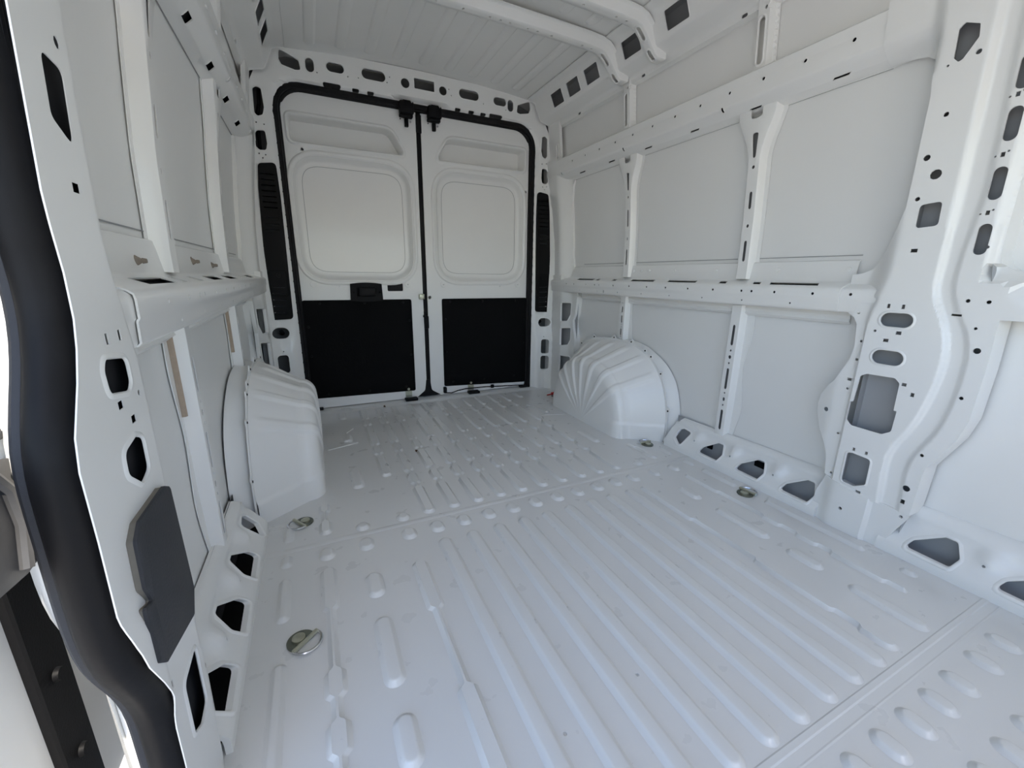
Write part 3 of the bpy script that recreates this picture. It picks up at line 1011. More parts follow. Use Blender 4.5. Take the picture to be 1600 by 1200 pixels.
H(circ(-.087, 1.931, .025, 14), False)
H(circ(.138, 1.931, .024, 14), False)
H(box2(-.034, .085, 1.915, 1.968, .004, 2), False)
def f(u, v, w):
    ax = abs(u)
    qx, qz = ax - (.768 - .12), v - (1.82 - .12)
    d = math.hypot(max(qx, 0), max(qz, 0)) + min(max(qx, qz), 0) - .12
    edge = .014
    if v > 1.80 and -.16 < u < .18:      # boss over the two top latches
        edge += .014 * smooth((u + .16) / .02) * smooth((.18 - u) / .02)
    y = -.004 - .026 * smooth((d - edge) / .018)
    if v < .47 and ax > .80:
        y -= .020 * smooth((.47 - v) / .05) * smooth((ax - .80) / .03)
    if ax > .88:
        y -= .05 * smooth((ax - .885) / .06)
    return (u, y + w, v)
pts = grid_pts(-.94, -.77, 0, 1.82, .014, .06) + grid_pts(.77, .94, 0, 1.82, .014, .06) + grid_pts(-.94, .94, 1.80, 2.0, .03, .009)
plate('door_frame', PAINT, rear_w, ol, holes, f, dens=.02, pts=pts, depth=.006, odepth=.13, rims=rims, rimw=.005, rimh=.002, angle=45)
# structure behind the holes, panel darkened to carry their shade
bm = bm_new()
rings = []
plate_bm(bm, box2(-1.0, 1.0, -.05, 2.05), [box2(-.74, .74, -.04, 1.77)], lambda u, v, w: (u, .115 - w, v), depth=.0)
finish(bm, 'outer_frame_panel', DARKSHADE, rear_w, weld=0)
for s in (-1, 1):
    bm = bm_new()
    add_tube(bm, [(s * .845, .03, 1.79), (s * .850, .025, 1.72), (s * .866, .03, 1.66), (s * .87, .03, 1.56), (s * .872, .03, 1.46)], .009, 8)
    finish(bm, 'wiring_hose', BLACKP, rear_w)
    bm = bm_new()
    add_box(bm, (s * .69, .05, 1.905), (.075, .02, .03), bev=.008)
    finish(bm, 'lamp_socket', BLACKP, rear_w)
    bm = bm_new()
    add_tube(bm, [(s * .26 + .04 * math.cos(a), .05, 1.905 + .03 * math.sin(a)) for a in np.linspace(0, math.pi, 9)], .004, 6)
    finish(bm, 'wiring_loop', BLACKP, rear_w)
    bm = bm_new()
    add_cyl(bm, (s * .882, .06, .505), (s * .882, .02, .52), .014, .012, 12)
    finish(bm, 'lamp_socket', BLACKP, rear_w)

for s in (-1, 1):
    bm = bm_new()
    v = [bm.verts.new((s * a, -.034, b)) for a, b in ((.938, 0), (1.0, 0), (.985, 1.3), (.955, 1.55), (.93, 1.7), (.91, 1.93), (.84, 1.99), (.83, 1.93), (.872, 1.84), (.905, 1.6), (.932, 1.2))]
    bm.faces.new(v)
    finish(bm, 'corner_closing_plate', PAINT, rear_w)

# rubber seal around the rear opening
path = [(-.777, .012)] + [(-.777, z) for z in np.linspace(.10, 1.70, 9)]
path += [(-.777 + .128 - .128 * math.cos(math.radians(a)), 1.70 + .128 * math.sin(math.radians(a))) for a in range(10, 91, 10)]
path += [(x, 1.828) for x in np.linspace(-.5, .5, 7)]
path += [(-x, z) for x, z in path[:10 + 9][::-1]]
seal = empty('rear_door_seal', (0, 0, 0.012))
tag(seal, 'black rubber seal running around the rear door opening', 'door seal')
bm = bm_new()
add_tube(bm, [(x, -.004, z) for x, z in path], .0155, 10)
finish(bm, 'seal_bulb', RUBBER, seal)
bm = bm_new()
add_tube(bm, [(x * (1 - .012 / max(abs(x), .3)) if abs(x) > .4 else x, .016, z - (.012 if z > 1.75 else 0)) for x, z in path], .012, 8)
finish(bm, 'seal_lip', RUBBER, seal)
for s in (-1, 1):
    bm = bm_new()
    add_box(bm, (s * .745, -.002, .020), (.09, .03, .018), bev=.006)
    finish(bm, 'corner_piece', RUBBER, seal)

def door(s, n):
    """s=-1 the door with the handle, s=+1 the other"""
    d = empty('door_%d' % n, (s * .39, .02, .03))
    tag(d, 'white rear door with black latch handle and upper slot recess' if s < 0 else 'white rear door without handle, hinge gap on its inner edge', 'rear door', 'structure')
    x_in, x_out = (-.024, -.764) if s < 0 else (.006, .764)
    def X(t):   # 0 at the meeting edge, measured outward
        return x_in + s * t
    ol = rp([(x_in, .018), (x_out, .018), (x_out, 1.70), (x_out, 1.815), (x_in, 1.815)], [.075, .05, 0, .115, .012], 7)
    wx = lambda a: s * a
    win = rp([(wx(.722), 1.692), (wx(.180), 1.692), (wx(.112), 1.585), (wx(.112), 1.560), (wx(.722), 1.560)], [.022, .07, .03, .02, .03], 6)
    bx0, bx1 = (.078, .728) if s < 0 else (.088, .712)
    big = rp([(wx(bx0), .824), (wx(bx1), .824), (wx(bx1), 1.496), (wx(bx0), 1.496)], .155, 10)
    if s < 0:
        hl = [win, offset(big, .004), box2(-.252, -.153, .752, .803, .008)]
    else:
        hl = [win, offset(big, .004), circ(.022, .709, .011, 14)]
    hl += [circ(wx(.665 if s < 0 else .735), 1.545 - .02 if s < 0 else 1.52 - .09, .008, 10)]
    for x in (.12, .68):
        hl.append(circ(wx(x), .795, .003, 8))
    hl.append(circ(wx(.54), .782, .0035, 8))
    plate('inner_panel', PAINT, d, ol, hl, lambda u, v, w: (u, .018 + w, v), depth=.020, rims=[win], rimw=.016, rimh=.006)
    # recessed upper slot
    bm = bm_new()
    rings_bm(bm, [[(a, .019, b) for a, b in win], [(a, .024, b) for a, b in offset(win, -.003)], [(a, .112, b) for a, b in offset(win, -.005)]])
    finish(bm, 'slot_recess', SKIN, d, weld=0)
    # large rounded recess with a bonded outer skin
    bm = bm_new()
    st = [(.034, .0178), (.029, .0120), (.022, .0108), (.014, .0125), (.004, .022), (-.008, .042), (-.016, .050), (-.024, .053), (-.040, .0535)]
    rings_bm(bm, [[(a, yy, b) for a, b in offset(big, o)] for o, yy in st])
    finish(bm, 'panel_recess', PAINT, d, weld=0, angle=50)
    bm = bm_new()
    add_tube(bm, [(a, .0533, b) for a, b in offset(big, -.044)], .0014, 5, closed=True)
    finish(bm, 'recess_seam', SEAM, d)
    # round bosses round the small screw holes
    for x in (.12, .68):
        bm = bm_new()
        o = circ(wx(x), .795, .020, 20)
        i = circ(wx(x), .795, .004, 20)
        rings_bm(bm, [[(a, .0178, b) for a, b in o], [(a, .0162, b) for a, b in offset(o, -.002)], [(a, .0162, b) for a, b in i], [(a, .019, b) for a, b in i]], cap=False)
        finish(bm, 'screw_boss', PAINT, d, weld=0)
    # black board over the lower half
    bo = rp([(wx(.104), .072 if s < 0 else .080), (wx(.760), .086 if s < 0 else .050), (wx(.756), .700), (wx(.104), .700)], .014, 4)
    bm = bm_new()
    rings_bm(bm, [[(a, .0175, b) for a, b in bo], [(a, .0125, b) for a, b in bo], [(a, .011, b) for a, b in offset(bo, -.002)]])
    board = finish(bm, 'lower_board', BOARD, d, weld=0)
    for x, z in ((.16, .68), (.40, .68), (.66, .68), (.125, .56), (.125, .33), (.735, .54), (.735, .36), (.17, .11), (.41, .105), (.66, .11)):
        bm = bm_new()
        add_cyl(bm, (wx(x), .012, z), (wx(x), .007, z), .0085, .006, 12)
        finish(bm, 'push_stud', BLACKP, board)
    # top latch: black block hooked over the seal, rod and bolts below
    lx0, lx1 = (-.128, -.046) if s < 0 else (.040, .122)
    lc = (lx0 + lx1) / 2
    bm = bm_new()
    add_box(bm, (lc, -.024, 1.806), (.082, .050, .062), bev=.006)
    add_box(bm, (lc, -.030, 1.836), (.050, .030, .014), bev=.004)
    add_box(bm, (lc, -.008, 1.770), (.078, .036, .020), bev=.005)
    o = finish(bm, 'latch_block', BLACKP, d)
    bm = bm_new()
    add_box(bm, (lc + .004, .006, 1.738), (.022, .020, .044), bev=.003)
    add_cyl(bm, (lc + .004, -.006, 1.725), (lc + .004, .006, 1.725), .007, n=10)
    finish(bm, 'latch_rod', BLACKP, d)
    for dx, dz, r in ((-.030, 1.756, .005), (.030, 1.748, .006), (-.028, 1.838, .005), (.028, 1.832, .005)):
        bm = bm_new()
        add_cyl(bm, (lc + dx, .020 if dz < 1.8 else -.04, dz), (lc + dx, .010 if dz < 1.8 else -.052, dz), r, r * .8, 10)
        finish(bm, 'latch_bolt', STEEL, d)
    # bottom striker plate with two bolts on a black foot
    sx = -.153 if s < 0 else .305
    bm = bm_new()
    o = rp([(sx - .022, .030), (sx + .022, .030), (sx + .022, .108), (sx - .022, .108)], [.003, .003, .02, .02], 5)
    rings_bm(bm, [[(a, .018, b) for a, b in o], [(a, .012, b) for a, b in o]])
    sp = finish(bm, 'striker_plate', ZINC, d, weld=0)
    for z in (.058, .088):
        bm = bm_new()
        add_cyl(bm, (sx, .012, z), (sx, .004, z), .009, .008, 12)
        finish(bm, 'striker_bolt', ZINC, sp)
    bm = bm_new()
    add_box(bm, (sx + .01, -.018, .022), (.085, .05, .018), bev=.005)
    finish(bm, 'striker_foot', BLACKP, d)
    # outer skin closes the door
    bm = bm_new()
    o = ol
    rings_bm(bm, [[(a, .038, b) for a, b in o], [(a, .120, b) for a, b in o]])
    finish(bm, 'outer_panel', PAINT, d, weld=0)
    if s < 0:
        # handle: bowed black bezel, recessed pull and dark insert
        hx, hz = -.383, .746
        bm = bm_new()
        o = []
        for k in range(13):
            t = k / 12 * 2 - 1
            o.append((hx - .094 + .188 * k / 12, hz + .060 - .008 * t * t))
        for k in range(13):
            t = k / 12 * 2 - 1
            o.append((hx + .098 - .196 * k / 12, hz - .058 + .008 * t * t))
        inn = box2(hx - .058, hx + .058, hz - .026, hz + .030, .006)
        plate_bm(bm, o, [inn], lambda u, v, w: (u, .000 + .006 * ((u - hx) / .1) ** 2 + w, v), depth=.018, pts=grid_pts(hx - .1, hx + .1, hz - .06, hz + .06, .015, .03))
        hd = finish(bm, 'handle_bezel', BLACKP, d, weld=0)
        bm = bm_new()
        add_box(bm, (hx + .006, .010, hz + .002), (.100, .012, .050), bev=.004)
        finish(bm, 'handle_pull', RUBBER, hd)
        bm = bm_new()
        add_box(bm, (hx, .017, hz), (.13, .004, .07))
        finish(bm, 'handle_back', HOLE, hd)
        bm = bm_new()
        for dx in (-.078, .078):
            add_cyl(bm, (hx + dx, .004, hz), (hx + dx, .001, hz), .006, n=10)
        finish(bm, 'handle_screw', HOLE, hd)
        bm = bm_new()
        add_box(bm, (-.2025, .030, .7775), (.104, .004, .056))
        finish(bm, 'access_hole_back', BLACKSHADE, d)  # black plate painting the shade inside the access hole
        bm = bm_new()
        add_box(bm, (-.036, .006, .716), (.034, .028, .034), bev=.004)
        add_cyl(bm, (-.036, -.012, .716), (-.036, .0, .716), .008, n=12)
        finish(bm, 'edge_latch', ZINC, d)
    else:
        bm = bm_new()
        add_box(bm, (-.008, .012, .545), (.026, .03, .085), bev=.005)
        add_cyl(bm, (-.020, .0, .585), (-.020, .02, .585), .010, n=12)
        finish(bm, 'edge_buffer', BLACKP, d)
        bm = bm_new()
        add_tube(bm, [(.10, .0, .035), (.15, -.006, .030), (.20, -.008, .044), (.26, -.006, .050), (.42, -.004, .048), (.60, -.002, .036), (.745, .0, .028)], .004, 6)
        finish(bm, 'lock_cable', BLACKP, d)
        bm = bm_new()
        add_box(bm, (.47, -.006, .048), (.026, .018, .026), bev=.006)
        finish(bm, 'cable_clip', BLACKP, d)
        bm = bm_new()
        add_box(bm, (.105, .004, .055), (.022, .03, .045), bev=.006)
        finish(bm, 'lower_latch', BLACKP, d)
    return d

door(-1, 1)
door(1, 2)
# rubber between the two doors
gap = empty('door_gap_seal', (-.012, .03, .03))
tag(gap, 'black rubber strip in the gap where the rear doors meet', 'door seal')
bm = bm_new()
add_box(bm, (-.010, .034, .93), (.040, .016, 1.80), bev=.004)
finish(bm, 'seal_strip', RUBBER, gap)
bm = bm_new()
o = [(-.032, 1.80), (-.012, 1.80), (-.010, 1.70), (-.024, 1.70)]
add_box(bm, (-.008, .020, 1.745), (.034, .02, .10), bev=.004)
finish(bm, 'seal_head', RUBBER, gap)
bm = bm_new()
ft = rp([(-.09, .022), (.075, .022), (.012, .062), (.0, .14), (-.026, .14), (-.036, .065)], [0, 0, .03, .0, 0, .03], 5)
rings_bm(bm, [[(a, .030, b) for a, b in ft], [(a, .016, b) for a, b in ft], [(a, .014, b) for a, b in offset(ft, -.002)]])
finish(bm, 'seal_foot', RUBBER, gap, weld=0)

bm = bm_new()
add_box(bm, (0, .12, -.02), (2.0, .08, .16))
finish(bm, 'light_block', DARKSHADE, rear_w)  # added block that stops light leaking in under the rear doors

# =================================================================== front bulkhead and left side ahead of the pillar
wf = empty('wall_front')
tag(wf, 'plain white bulkhead behind the cab with an opening added to let front light in', 'wall', 'structure')
plate('bulkhead_sheet', SKIN, wf, box2(-1.0, 1.0, -.05, 2.05), [box2(-.72, .72, .75, 1.40, .08)], lambda u, v, w: (u, YF - w, v), depth=.03)  # out of view; opening added to bring light in from the front
bm = bm_new()
add_box(bm, (-.96, (DOOR1 + YF) / 2, .9), (.05, DOOR1 - YF, 1.9))
finish(bm, 'front_door_post', PAINT, wall_l)
bm = bm_new()
add_box(bm, (-.93, (DOOR0 + YF) / 2, 1.87), (.10, DOOR0 - YF + .1, .12))
finish(bm, 'door_header', PAINT, wall_l)
bm = bm_new()
add_box(bm, (-.96, (DOOR0 + YF) / 2, -.045), (.06, DOOR0 - YF, .07))
finish(bm, 'door_step_edge', PAINT, wall_l)
# outer roof so no daylight leaks in
bm = bm_new()
add_box(bm, (0, -1.75, 2.06), (1.9, 3.8, .01))
finish(bm, 'outer_roof', PAINT, ceil)
# =================================================================== WHEEL ARCHES
def catmull(P, n):
    P = [np.array(p, float) for p in P]
    out = []
    m = len(P) - 1
    for i in range(n):
        t = i / (n - 1) * m
        k = min(int(t), m - 1)
        t -= k
        p0, p1, p2, p3 = P[max(k - 1, 0)], P[k], P[k + 1], P[min(k + 2, m)]
        out.append(.5 * ((2 * p1) + (-p0 + p2) * t + (2 * p0 - 5 * p1 + 4 * p2 - p3) * t * t + (-p0 + 3 * p1 - 3 * p2 + p3) * t ** 3))
    return np.array(out)

def wheel_arch(s):
    o = empty('wheel_arch', (s * .84, -.78, 0))
    tag(o, 'rounded white wheel arch with fanned ribs beside the wall opposite the sliding door' if s > 0 else
        'rounded white wheel arch on the sliding door side, in front of the door pillar', 'wheel arch', group='wheel arches')
    NT = 181
    inner = catmull([(-1.150, 0), (-1.150, .06), (-1.135, .15), (-1.10, .245), (-1.03, .325), (-.93, .372), (-.80, .388), (-.68, .375), (-.57, .322), (-.49, .24), (-.445, .14), (-.43, 0)], NT)
    outer = catmull([(-1.262, 0), (-1.268, .08), (-1.262, .17), (-1.225, .29), (-1.16, .385), (-1.07, .448), (-.95, .482), (-.80, .486), (-.66, .474), (-.54, .445), (-.44, .37), (-.37, .24), (-.34, 0)], NT)
    cen = np.array([-.80, .0])
    rows, info = [], []
    # flat face towards the hold, its rounded shoulder, then the sloping top out to the wall
    for q, x in ((.0, .722), (.25, .722), (.45, .723), (.60, .724), (.72, .726), (.82, .729)):
        rows.append([(x, *(cen * (1 - q) + inner[i] * q)) for i in range(NT)])
        info.append(q)
    for a in np.linspace(12, 90, 7):
        a = math.radians(a)
        q = .84 + .16 * math.sin(a)
        x = .730 + .055 * (1 - math.cos(a))
        rows.append([(x, *(cen * (1 - q) + inner[i] * q)) for i in range(NT)])
        info.append(q)
    for t in np.linspace(.12, 1, 12):
        x = .785 + (.940 - .785) * t
        rows.append([(x, *(inner[i] * (1 - t) + outer[i] * t)) for i in range(NT)])
        info.append(1 + t)
    V = np.array(rows)
    # pressed ribs: raised bands fanning from the face over the shoulder
    nrm = np.zeros_like(V)
    du = np.gradient(V, axis=0)
    dv = np.gradient(V, axis=1)
    nrm = np.cross(du, dv)
    nrm /= np.maximum(np.linalg.norm(nrm, axis=2)[..., None], 1e-9)
    nrm *= np.sign(nrm[15, NT // 2, 2])
    tt = np.linspace(0, 1, NT)
    for j, q in enumerate(info):
        along = smooth((q - .40) / .06) * smooth((1.86 - q) / .05)
        for c, w in ((.305, .020), (.405, .0175), (.495, .0165), (.575, .0165), (.655, .0165), (.735, .0165), (.81, .0165)):
            band = np.clip((w - np.abs(tt - c)) / .0075, 0, 1)
            band = band * band * (3 - 2 * band)
            V[j] += nrm[j] * (band * along * .0075)[:, None]
        low = smooth((V[j, :, 2].min() * 0 + 1))
        step = np.clip((.095 - V[j, :, 2]) / .015, 0, 1)
        V[j] += nrm[j] * (step * .006 * (1 if q > .8 else 0))[:, None]
    bm = bm_new()
    B = [[bm.verts.new((s * p[0], p[1], p[2])) for p in r] for r in V]
    for A, Cc in zip(B, B[1:]):
        for i in range(NT - 1):
            bm.faces.new((A[i], A[i + 1], Cc[i + 1], Cc[i]))
    finish(bm, 'arch_body', PAINT, o, angle=55)
    # scalloped flange along the wall
    def fl(d, i):
        p = outer[i]
        v = p - cen
        return p + v / np.linalg.norm(v) * d
    tabs = (.17, .30, .385, .425, .50, .585, .705, .80)
    bm = bm_new()
    r0, r1, r2_ = [], [], []
    for i in range(NT):
        b = max(math.exp(-((tt[i] - c) / .008) ** 2) for c in tabs)
        a, c2 = fl(0, i), fl(.012 + .020 * b, i)
        r0.append(bm.verts.new((s * .940, *a)))
        r1.append(bm.verts.new((s * .941, *c2)))
        r2_.append(bm.verts.new((s * .946, *c2)))
    for A, Cc in ((r0, r1), (r1, r2_)):
        for i in range(NT - 1):
            bm.faces.new((A[i], A[i + 1], Cc[i + 1], Cc[i]))
    fo = finish(bm, 'arch_flange', PAINT, o)
    for c in tabs:
        i = int(c * (NT - 1))
        p = fl(.016, i)
        bm = bm_new()
        add_cyl(bm, (s * .9415, *p), (s * .9385, *p), .0045, n=10)
        finish(bm, 'flange_hole', HOLE, fo)
    # outer wheel house between flange and skin
    bm = bm_new()
    ra = [bm.verts.new((s * .948, *fl(-.01, i))) for i in range(NT)]
    rb = [bm.verts.new((s * .985, *fl(.004 + .024 * smooth((.42 - tt[i]) / .2), i))) for i in range(NT)]
    rc = [bm.verts.new((s * 1.006, *fl(.008 + .030 * smooth((.42 - tt[i]) / .2), i))) for i in range(NT)]
    for A, Cc in ((ra, rb), (rb, rc)):
        for i in range(NT - 1):
            bm.faces.new((A[i], A[i + 1], Cc[i + 1], Cc[i]))
    finish(bm, 'outer_wheel_house', SKIN, o)
    return o
wheel_arch(1)
wheel_arch(-1)

# =================================================================== TIE-DOWN RINGS
def tie_ring(x, y, ang, label):
    o = empty('tie_down_ring', (x, y, 0))
    tag(o, label, 'tie-down ring', group='cargo tie-down rings')
    R = Matrix.Rotation(ang, 3, 'Z')
    def P(a, b, c):
        v = R @ Vector((a, b, c))
        return (x + v.x, y + v.y, c)
    bm = bm_new()
    r = .031
    ol = [P(r * math.cos(a), r * math.sin(a), 0) for a in np.linspace(math.radians(-120), math.radians(120), 22)][::1]
    prof = [(1.0, .0005), (1.0, .004), (.93, .0055), (.60, .0045), (.45, .0035)]
    rings_bm(bm, [[(x + (p[0] - x) * q, y + (p[1] - y) * q, zz) for p in ol] for q, zz in prof])
    finish(bm, 'ring_plate', DZINC, o)
    bm = bm_new()
    c = P(.006, 0, 0)
    add_cyl(bm, (c[0], c[1], .002), (c[0], c[1], .0095), .0155, .0150, 20)
    add_cyl(bm, (c[0], c[1], .0095), (c[0], c[1], .0112), .0145, .010, 20)
    finish(bm, 'ring_bolt', ZINC, o)
    bm = bm_new()
    k = [P(-.016, -.034, .008), P(-.016, .034, .008)]
    add_tube(bm, [k[0], k[1]], .0055, 8)
    finish(bm, 'ring_hinge', ZINC, o)
    bm = bm_new()
    pts = [P(-.016, .034, .008)] + [P(-.018 - .034 * math.sin(a), .034 * math.cos(a), .007) for a in np.linspace(0, math.pi, 15)] + [P(-.016, -.034, .008)]
    add_tube(bm, pts, .0035, 8)
    finish(bm, 'ring_loop', STEEL, o)
    return o
tie_ring(-.803, -1.308, math.radians(32), 'zinc tie-down ring on the floor in front of the sliding-door-side wheel arch')
tie_ring(-.804, -1.848, math.radians(132), 'zinc tie-down ring on the floor beside the grey pillar cover plate')
tie_ring(.831, -1.266, math.radians(-90), 'zinc tie-down ring by the foot of the ribbed wheel arch opposite the sliding door')
tie_ring(.833, -1.826, math.radians(-176), 'zinc tie-down ring beside the triangular sill holes opposite the sliding door')

# =================================================================== BLACK PILLAR VENTS
def vent(s):
    o = empty('pillar_vent', (s * .86, -.03, .59))
    tag(o, 'tall black slotted vent cover on the door pillar next to the handle door' if s < 0 else
        'tall black slotted vent cover on the door pillar of the door without handle', 'vent cover', group='pillar vent covers')
    x0, x1 = (.802, .894)
    ol = rp([(s * (x0 + .006), .598), (s * (x1 + .034), .594), (s * (x1 + .028), .80), (s * (x1 + .004), 1.30), (s * (x1 - .008), 1.418), (s * (x0 + .0), 1.430), (s * (x0 - .004), 1.25)], [.022, .022, 0, 0, .022, .022, 0], 5)
    cx = lambda z: s * (x0 + x1 + .04 * (1.4 - z) / .8 + .0) / 2
    slots = []
    for z in list(np.arange(1.20, 1.375, .028)) + [1.085, 1.115, 1.145] + [.635 + .036 * k for k in range(5)]:
        slots.append(rect(cx(z), z, .068, .007, .0035, 3))
    bm = bm_new()
    f = lambda u, v, w: (u, -.042 - .008 * math.sin(min(1, max(0, (v - .59) / .84)) * math.pi) + w, v)
    plate_bm(bm, ol, slots, f, depth=.018, pts=grid_pts(s * .87 - .07, s * .87 + .07, .6, 1.43, .02, .05))
    body = finish(bm, 'vent_body', BLACKP, o, weld=0)
    for z in list(np.arange(1.20, 1.375, .028)) + [1.085, 1.115, 1.145] + [.635 + .036 * k for k in range(5)]:
        bm = bm_new()
        add_box(bm, (cx(z), f(0, z, 0)[1] + .009, z - .001), (.070, .010, .004), Matrix.Rotation(.5, 3, 'X'))
        finish(bm, 'louvre_slat', GREYP if z < 1.15 else BLACKP, o)
    bm = bm_new()
    z = .845
    add_cyl(bm, (cx(z) + s * -.008, f(0, z, 0)[1] + .002, z), (cx(z) + s * -.008, f(0, z, 0)[1] - .006, z), .014, .012, 14)
    finish(bm, 'lock_button', BLACKP, o)
    bm = bm_new()
    seam = rect(cx(.95), .80, .086, .14, .012)
    add_tube(bm, [(a, f(a, b, 0)[1] - .0005, b) for a, b in seam], .0012, 4, closed=True)
    finish(bm, 'hatch_outline', HOLE, o)
    return o
vent(-1)
vent(1)

# =================================================================== GREY PILLAR COVER
cv = empty('pillar_cover', (-.91, -2.13, .36))
tag(cv, 'dark grey plastic cover plate closing the pillar hole above the sill holes', 'cover plate')
ol = rp([(-2.116, .570), (-2.097, .560), (-2.090, .385), (-2.112, .352), (-2.225, .380), (-2.246, .400), (-2.246, .478), (-2.222, .470), (-2.233, .496), (-2.228, .556), (-2.208, .570)],
        [.006, .006, .01, .004, .006, .006, .004, .004, .01, .008, .004], 3)
bm = bm_new()
rings_bm(bm, [[(-.9185, a, b) for a, b in ol], [(-.912, a, b) for a, b in ol]], cap=False)
finish(bm, 'foam_edge', GREYEDGE, cv, weld=0)
bm = bm_new()
rings_bm(bm, [[(-.912, a, b) for a, b in offset(ol, .001)], [(-.9085, a, b) for a, b in offset(ol, .001)], [(-.9070, a, b) for a, b in offset(ol, -.002)]])
finish(bm, 'cover_face', GREYP, cv, weld=0)

# =================================================================== SLIDING DOOR SEAL
zs = [1.80, 1.55, 1.3, 1.08, .93, .855, .81, .78, .748, .70, .667, .59, .50, .452, .412, .363, .321, .287, .19, .06]
ed = lerp_tab(sorted([(1.80, -2.210), (1.08, -2.213), (.93, -2.222), (.855, -2.216), (.81, -2.219), (.78, -2.228), (.748, -2.243), (.70, -2.270), (.667, -2.279), (.59, -2.281),
              (.50, -2.283), (.452, -2.280), (.412, -2.268), (.363, -2.243), (.321, -2.225), (.287, -2.219), (.0, -2.218)]))
zf = np.linspace(1.80, .03, 90)
ss = empty('sliding_door_seal', (-.94, -2.25, .03))
tag(ss, 'thick black rubber seal along the edge of the sliding door opening', 'door seal')
def ell(a, b, n=14):
    return [(a * math.cos(2 * math.pi * k / n), b * math.sin(2 * math.pi * k / n)) for k in range(n)]
ysm = lambda z: float(np.mean([ed(z + d) for d in np.linspace(-.03, .03, 9)]))
bm = bm_new()
add_tube(bm, [(-.9420 + .012 * smooth((z - .95) / .8), ysm(z) + .017, z) for z in zf], 0, sect=ell(.0205, .020))
finish(bm, 'seal_bulb', RUBBER, ss)
bm = bm_new()
add_tube(bm, [(-.932 + .012 * smooth((z - .95) / .8), ysm(z) + .024, z) for z in zf], 0, sect=ell(.0095, .012))
finish(bm, 'seal_base', RUBBER, ss)
bm = bm_new()
add_tube(bm, [(-.966 + .012 * smooth((z - .95) / .8), ysm(z) + .028, z) for z in zf], 0, sect=ell(.0095, .014, 10))
finish(bm, 'seal_outer_lip', GREYP, ss)

# =================================================================== OPEN SLIDING DOOR, outside the body
sd = empty('sliding_door', (-1.16, -1.6, -.02))
tag(sd, 'open white sliding door parked outside, seen past the rubber seal', 'sliding door')
YD = -2.275          # leading edge of the parked door
bm = bm_new()
o = box2(YD, -1.05, -.05, .835, .03)
rings_bm(bm, [[(-1.190, a, b) for a, b in o], [(-1.118, a, b) for a, b in o], [(-1.110, a, b) for a, b in offset(o, -.01)]])
finish(bm, 'door_panel', PAINT, sd, weld=0)
bm = bm_new()
plate_bm(bm, box2(YD, -1.05, .835, 1.75, .04), [box2(YD + .04, -1.09, .88, 1.62, .05)], lambda u, v, w: (-1.116 - w, u, v), depth=.05)
finish(bm, 'window_frame', BLACKP, sd, weld=0)
bm = bm_new()
add_box(bm, (-1.15, (YD - 1.05) / 2, 1.25), (.006, -1.05 - YD - .06, .78))
finish(bm, 'window_pane', GLASS, sd)
bm = bm_new()
o = rp([(-2.098, -.04), (-2.022, -.04), (-2.022, .350), (-2.012, .39), (-2.008, .415), (-2.04, .450), (-2.098, .470)], [0, 0, 0, .02, .02, .03, .01], 3)
rings_bm(bm, [[(-1.111, a, b) for a, b in o], [(-1.101, a, b) for a, b in o], [(-1.098, a, b) for a, b in offset(o, -.003)]])
st = finish(bm, 'edge_strip', BLACKP, sd, weld=0)
for z in (.275, .125):
    bm = bm_new()
    add_cyl(bm, (-1.099, -2.060, z), (-1.092, -2.060, z), .011, .009, 14)
    finish(bm, 'strip_bolt', BLACKP, st)
# white door jamb of the body, outboard of the rubber seal
bm = bm_new()
zj = np.linspace(1.80, -.04, 70)
R = [[bm.verts.new((x, ysm(z) + dy, z)) for z in zj] for x, dy in ((-.958, .046), (-.965, .044), (-.985, .052), (-1.030, .112), (-1.038, .150))]
for A, B in zip(R, R[1:]):
    for i in range(len(zj) - 1):
        bm.faces.new((A[i], A[i + 1], B[i + 1], B[i]))
finish(bm, 'door_jamb', PAINT, wall_l)
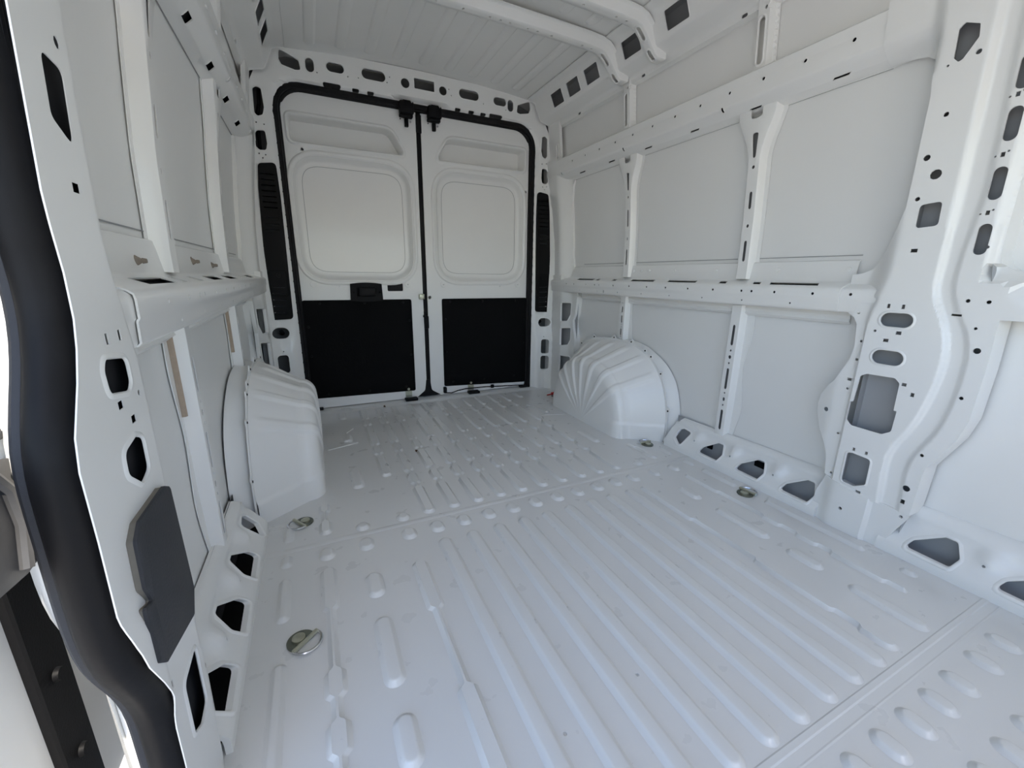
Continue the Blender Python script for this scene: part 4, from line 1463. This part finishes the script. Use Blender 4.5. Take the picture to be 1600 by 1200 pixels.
# roller bracket
o = rp([(-2.40, .69), (-2.218, .672), (-2.193, .664), (-2.187, .640), (-2.207, .622), (-2.200, .590), (-2.190, .570), (-2.178, .552), (-2.229, .545), (-2.30, .552), (-2.40, .60)], .006, 3)
h1, h2 = circ(-2.204, .648, .0055, 14), circ(-2.207, .566, .0055, 14)
bm = bm_new()
plate_bm(bm, o, [h1, h2], lambda u, v, w: (-1.0 - w, u, v), depth=.022)
br = finish(bm, 'roller_bracket', CAST, sd, weld=0)
bm = bm_new()
add_tube(bm, [(-.998, -2.245, .672), (-.996, -2.225, .64), (-.996, -2.222, .60), (-.996, -2.235, .555)], .006, 8)
finish(bm, 'bracket_rib', CAST, br)
bm = bm_new()
add_cyl(bm, (-.990, -2.190, .664), (-.990, -2.10, .655), .0055, n=14)
finish(bm, 'roller_pin', STEEL, br)
bm = bm_new()
add_box(bm, (-1.02, -2.25, .692), (.03, .12, .014), bev=.003)
finish(bm, 'bracket_arm', GREYP, br)

# =================================================================== SMALL THINGS ON THE FLOOR
def scrap(x, y, L, a, label):
    bm = bm_new()
    c, s_ = math.cos(a), math.sin(a)
    top, bot = [], []
    for k in range(9):
        t = k / 8 * 2 - 1
        w = L * .28 * (1 - t * t) ** .5
        for sg, lst in ((1, top), (-1, bot)):
            u, v = t * L / 2, sg * w
            lst.append(bm.verts.new((x + u * c - v * s_, y + u * s_ + v * c, .004 + .004 * t * t + .003 * sg)))
    for i in range(8):
        bm.faces.new((top[i], top[i + 1], bot[i + 1], bot[i]))
    r = bmesh.ops.solidify(bm, geom=bm.faces[:], thickness=.0015)
    ob = finish(bm, 'leaf_scrap', LEAFM, loc=(x, y, 0))
    tag(ob, label, 'leaf', group='dry leaf scraps')
scrap(-.332, -.062, .028, 1.2, 'curled dry leaf scrap by the rear door threshold')
scrap(-.298, -.866, .022, -.6, 'small dark leaf scrap between floor ribs in mid hold')
rc = empty('red_clip', (.835, -.285, 0))
tag(rc, 'red plastic clip with a loose wire on the floor behind the wheel arch', 'clip')
bm = bm_new()
add_box(bm, (.832, -.268, .012), (.075, .010, .008), Matrix.Rotation(.15, 3, 'Z'), bev=.002)
add_box(bm, (.850, -.262, .018), (.030, .014, .012), Matrix.Rotation(.15, 3, 'Z'), bev=.003)
finish(bm, 'clip_body', RED, rc)
bm = bm_new()
add_tube(bm, [(.842 + .022 * math.cos(a), -.298 + .016 * math.sin(a), .003 + .001 * a) for a in np.linspace(0, 9, 30)], .0018, 6)
finish(bm, 'clip_wire', BLACKP, rc)
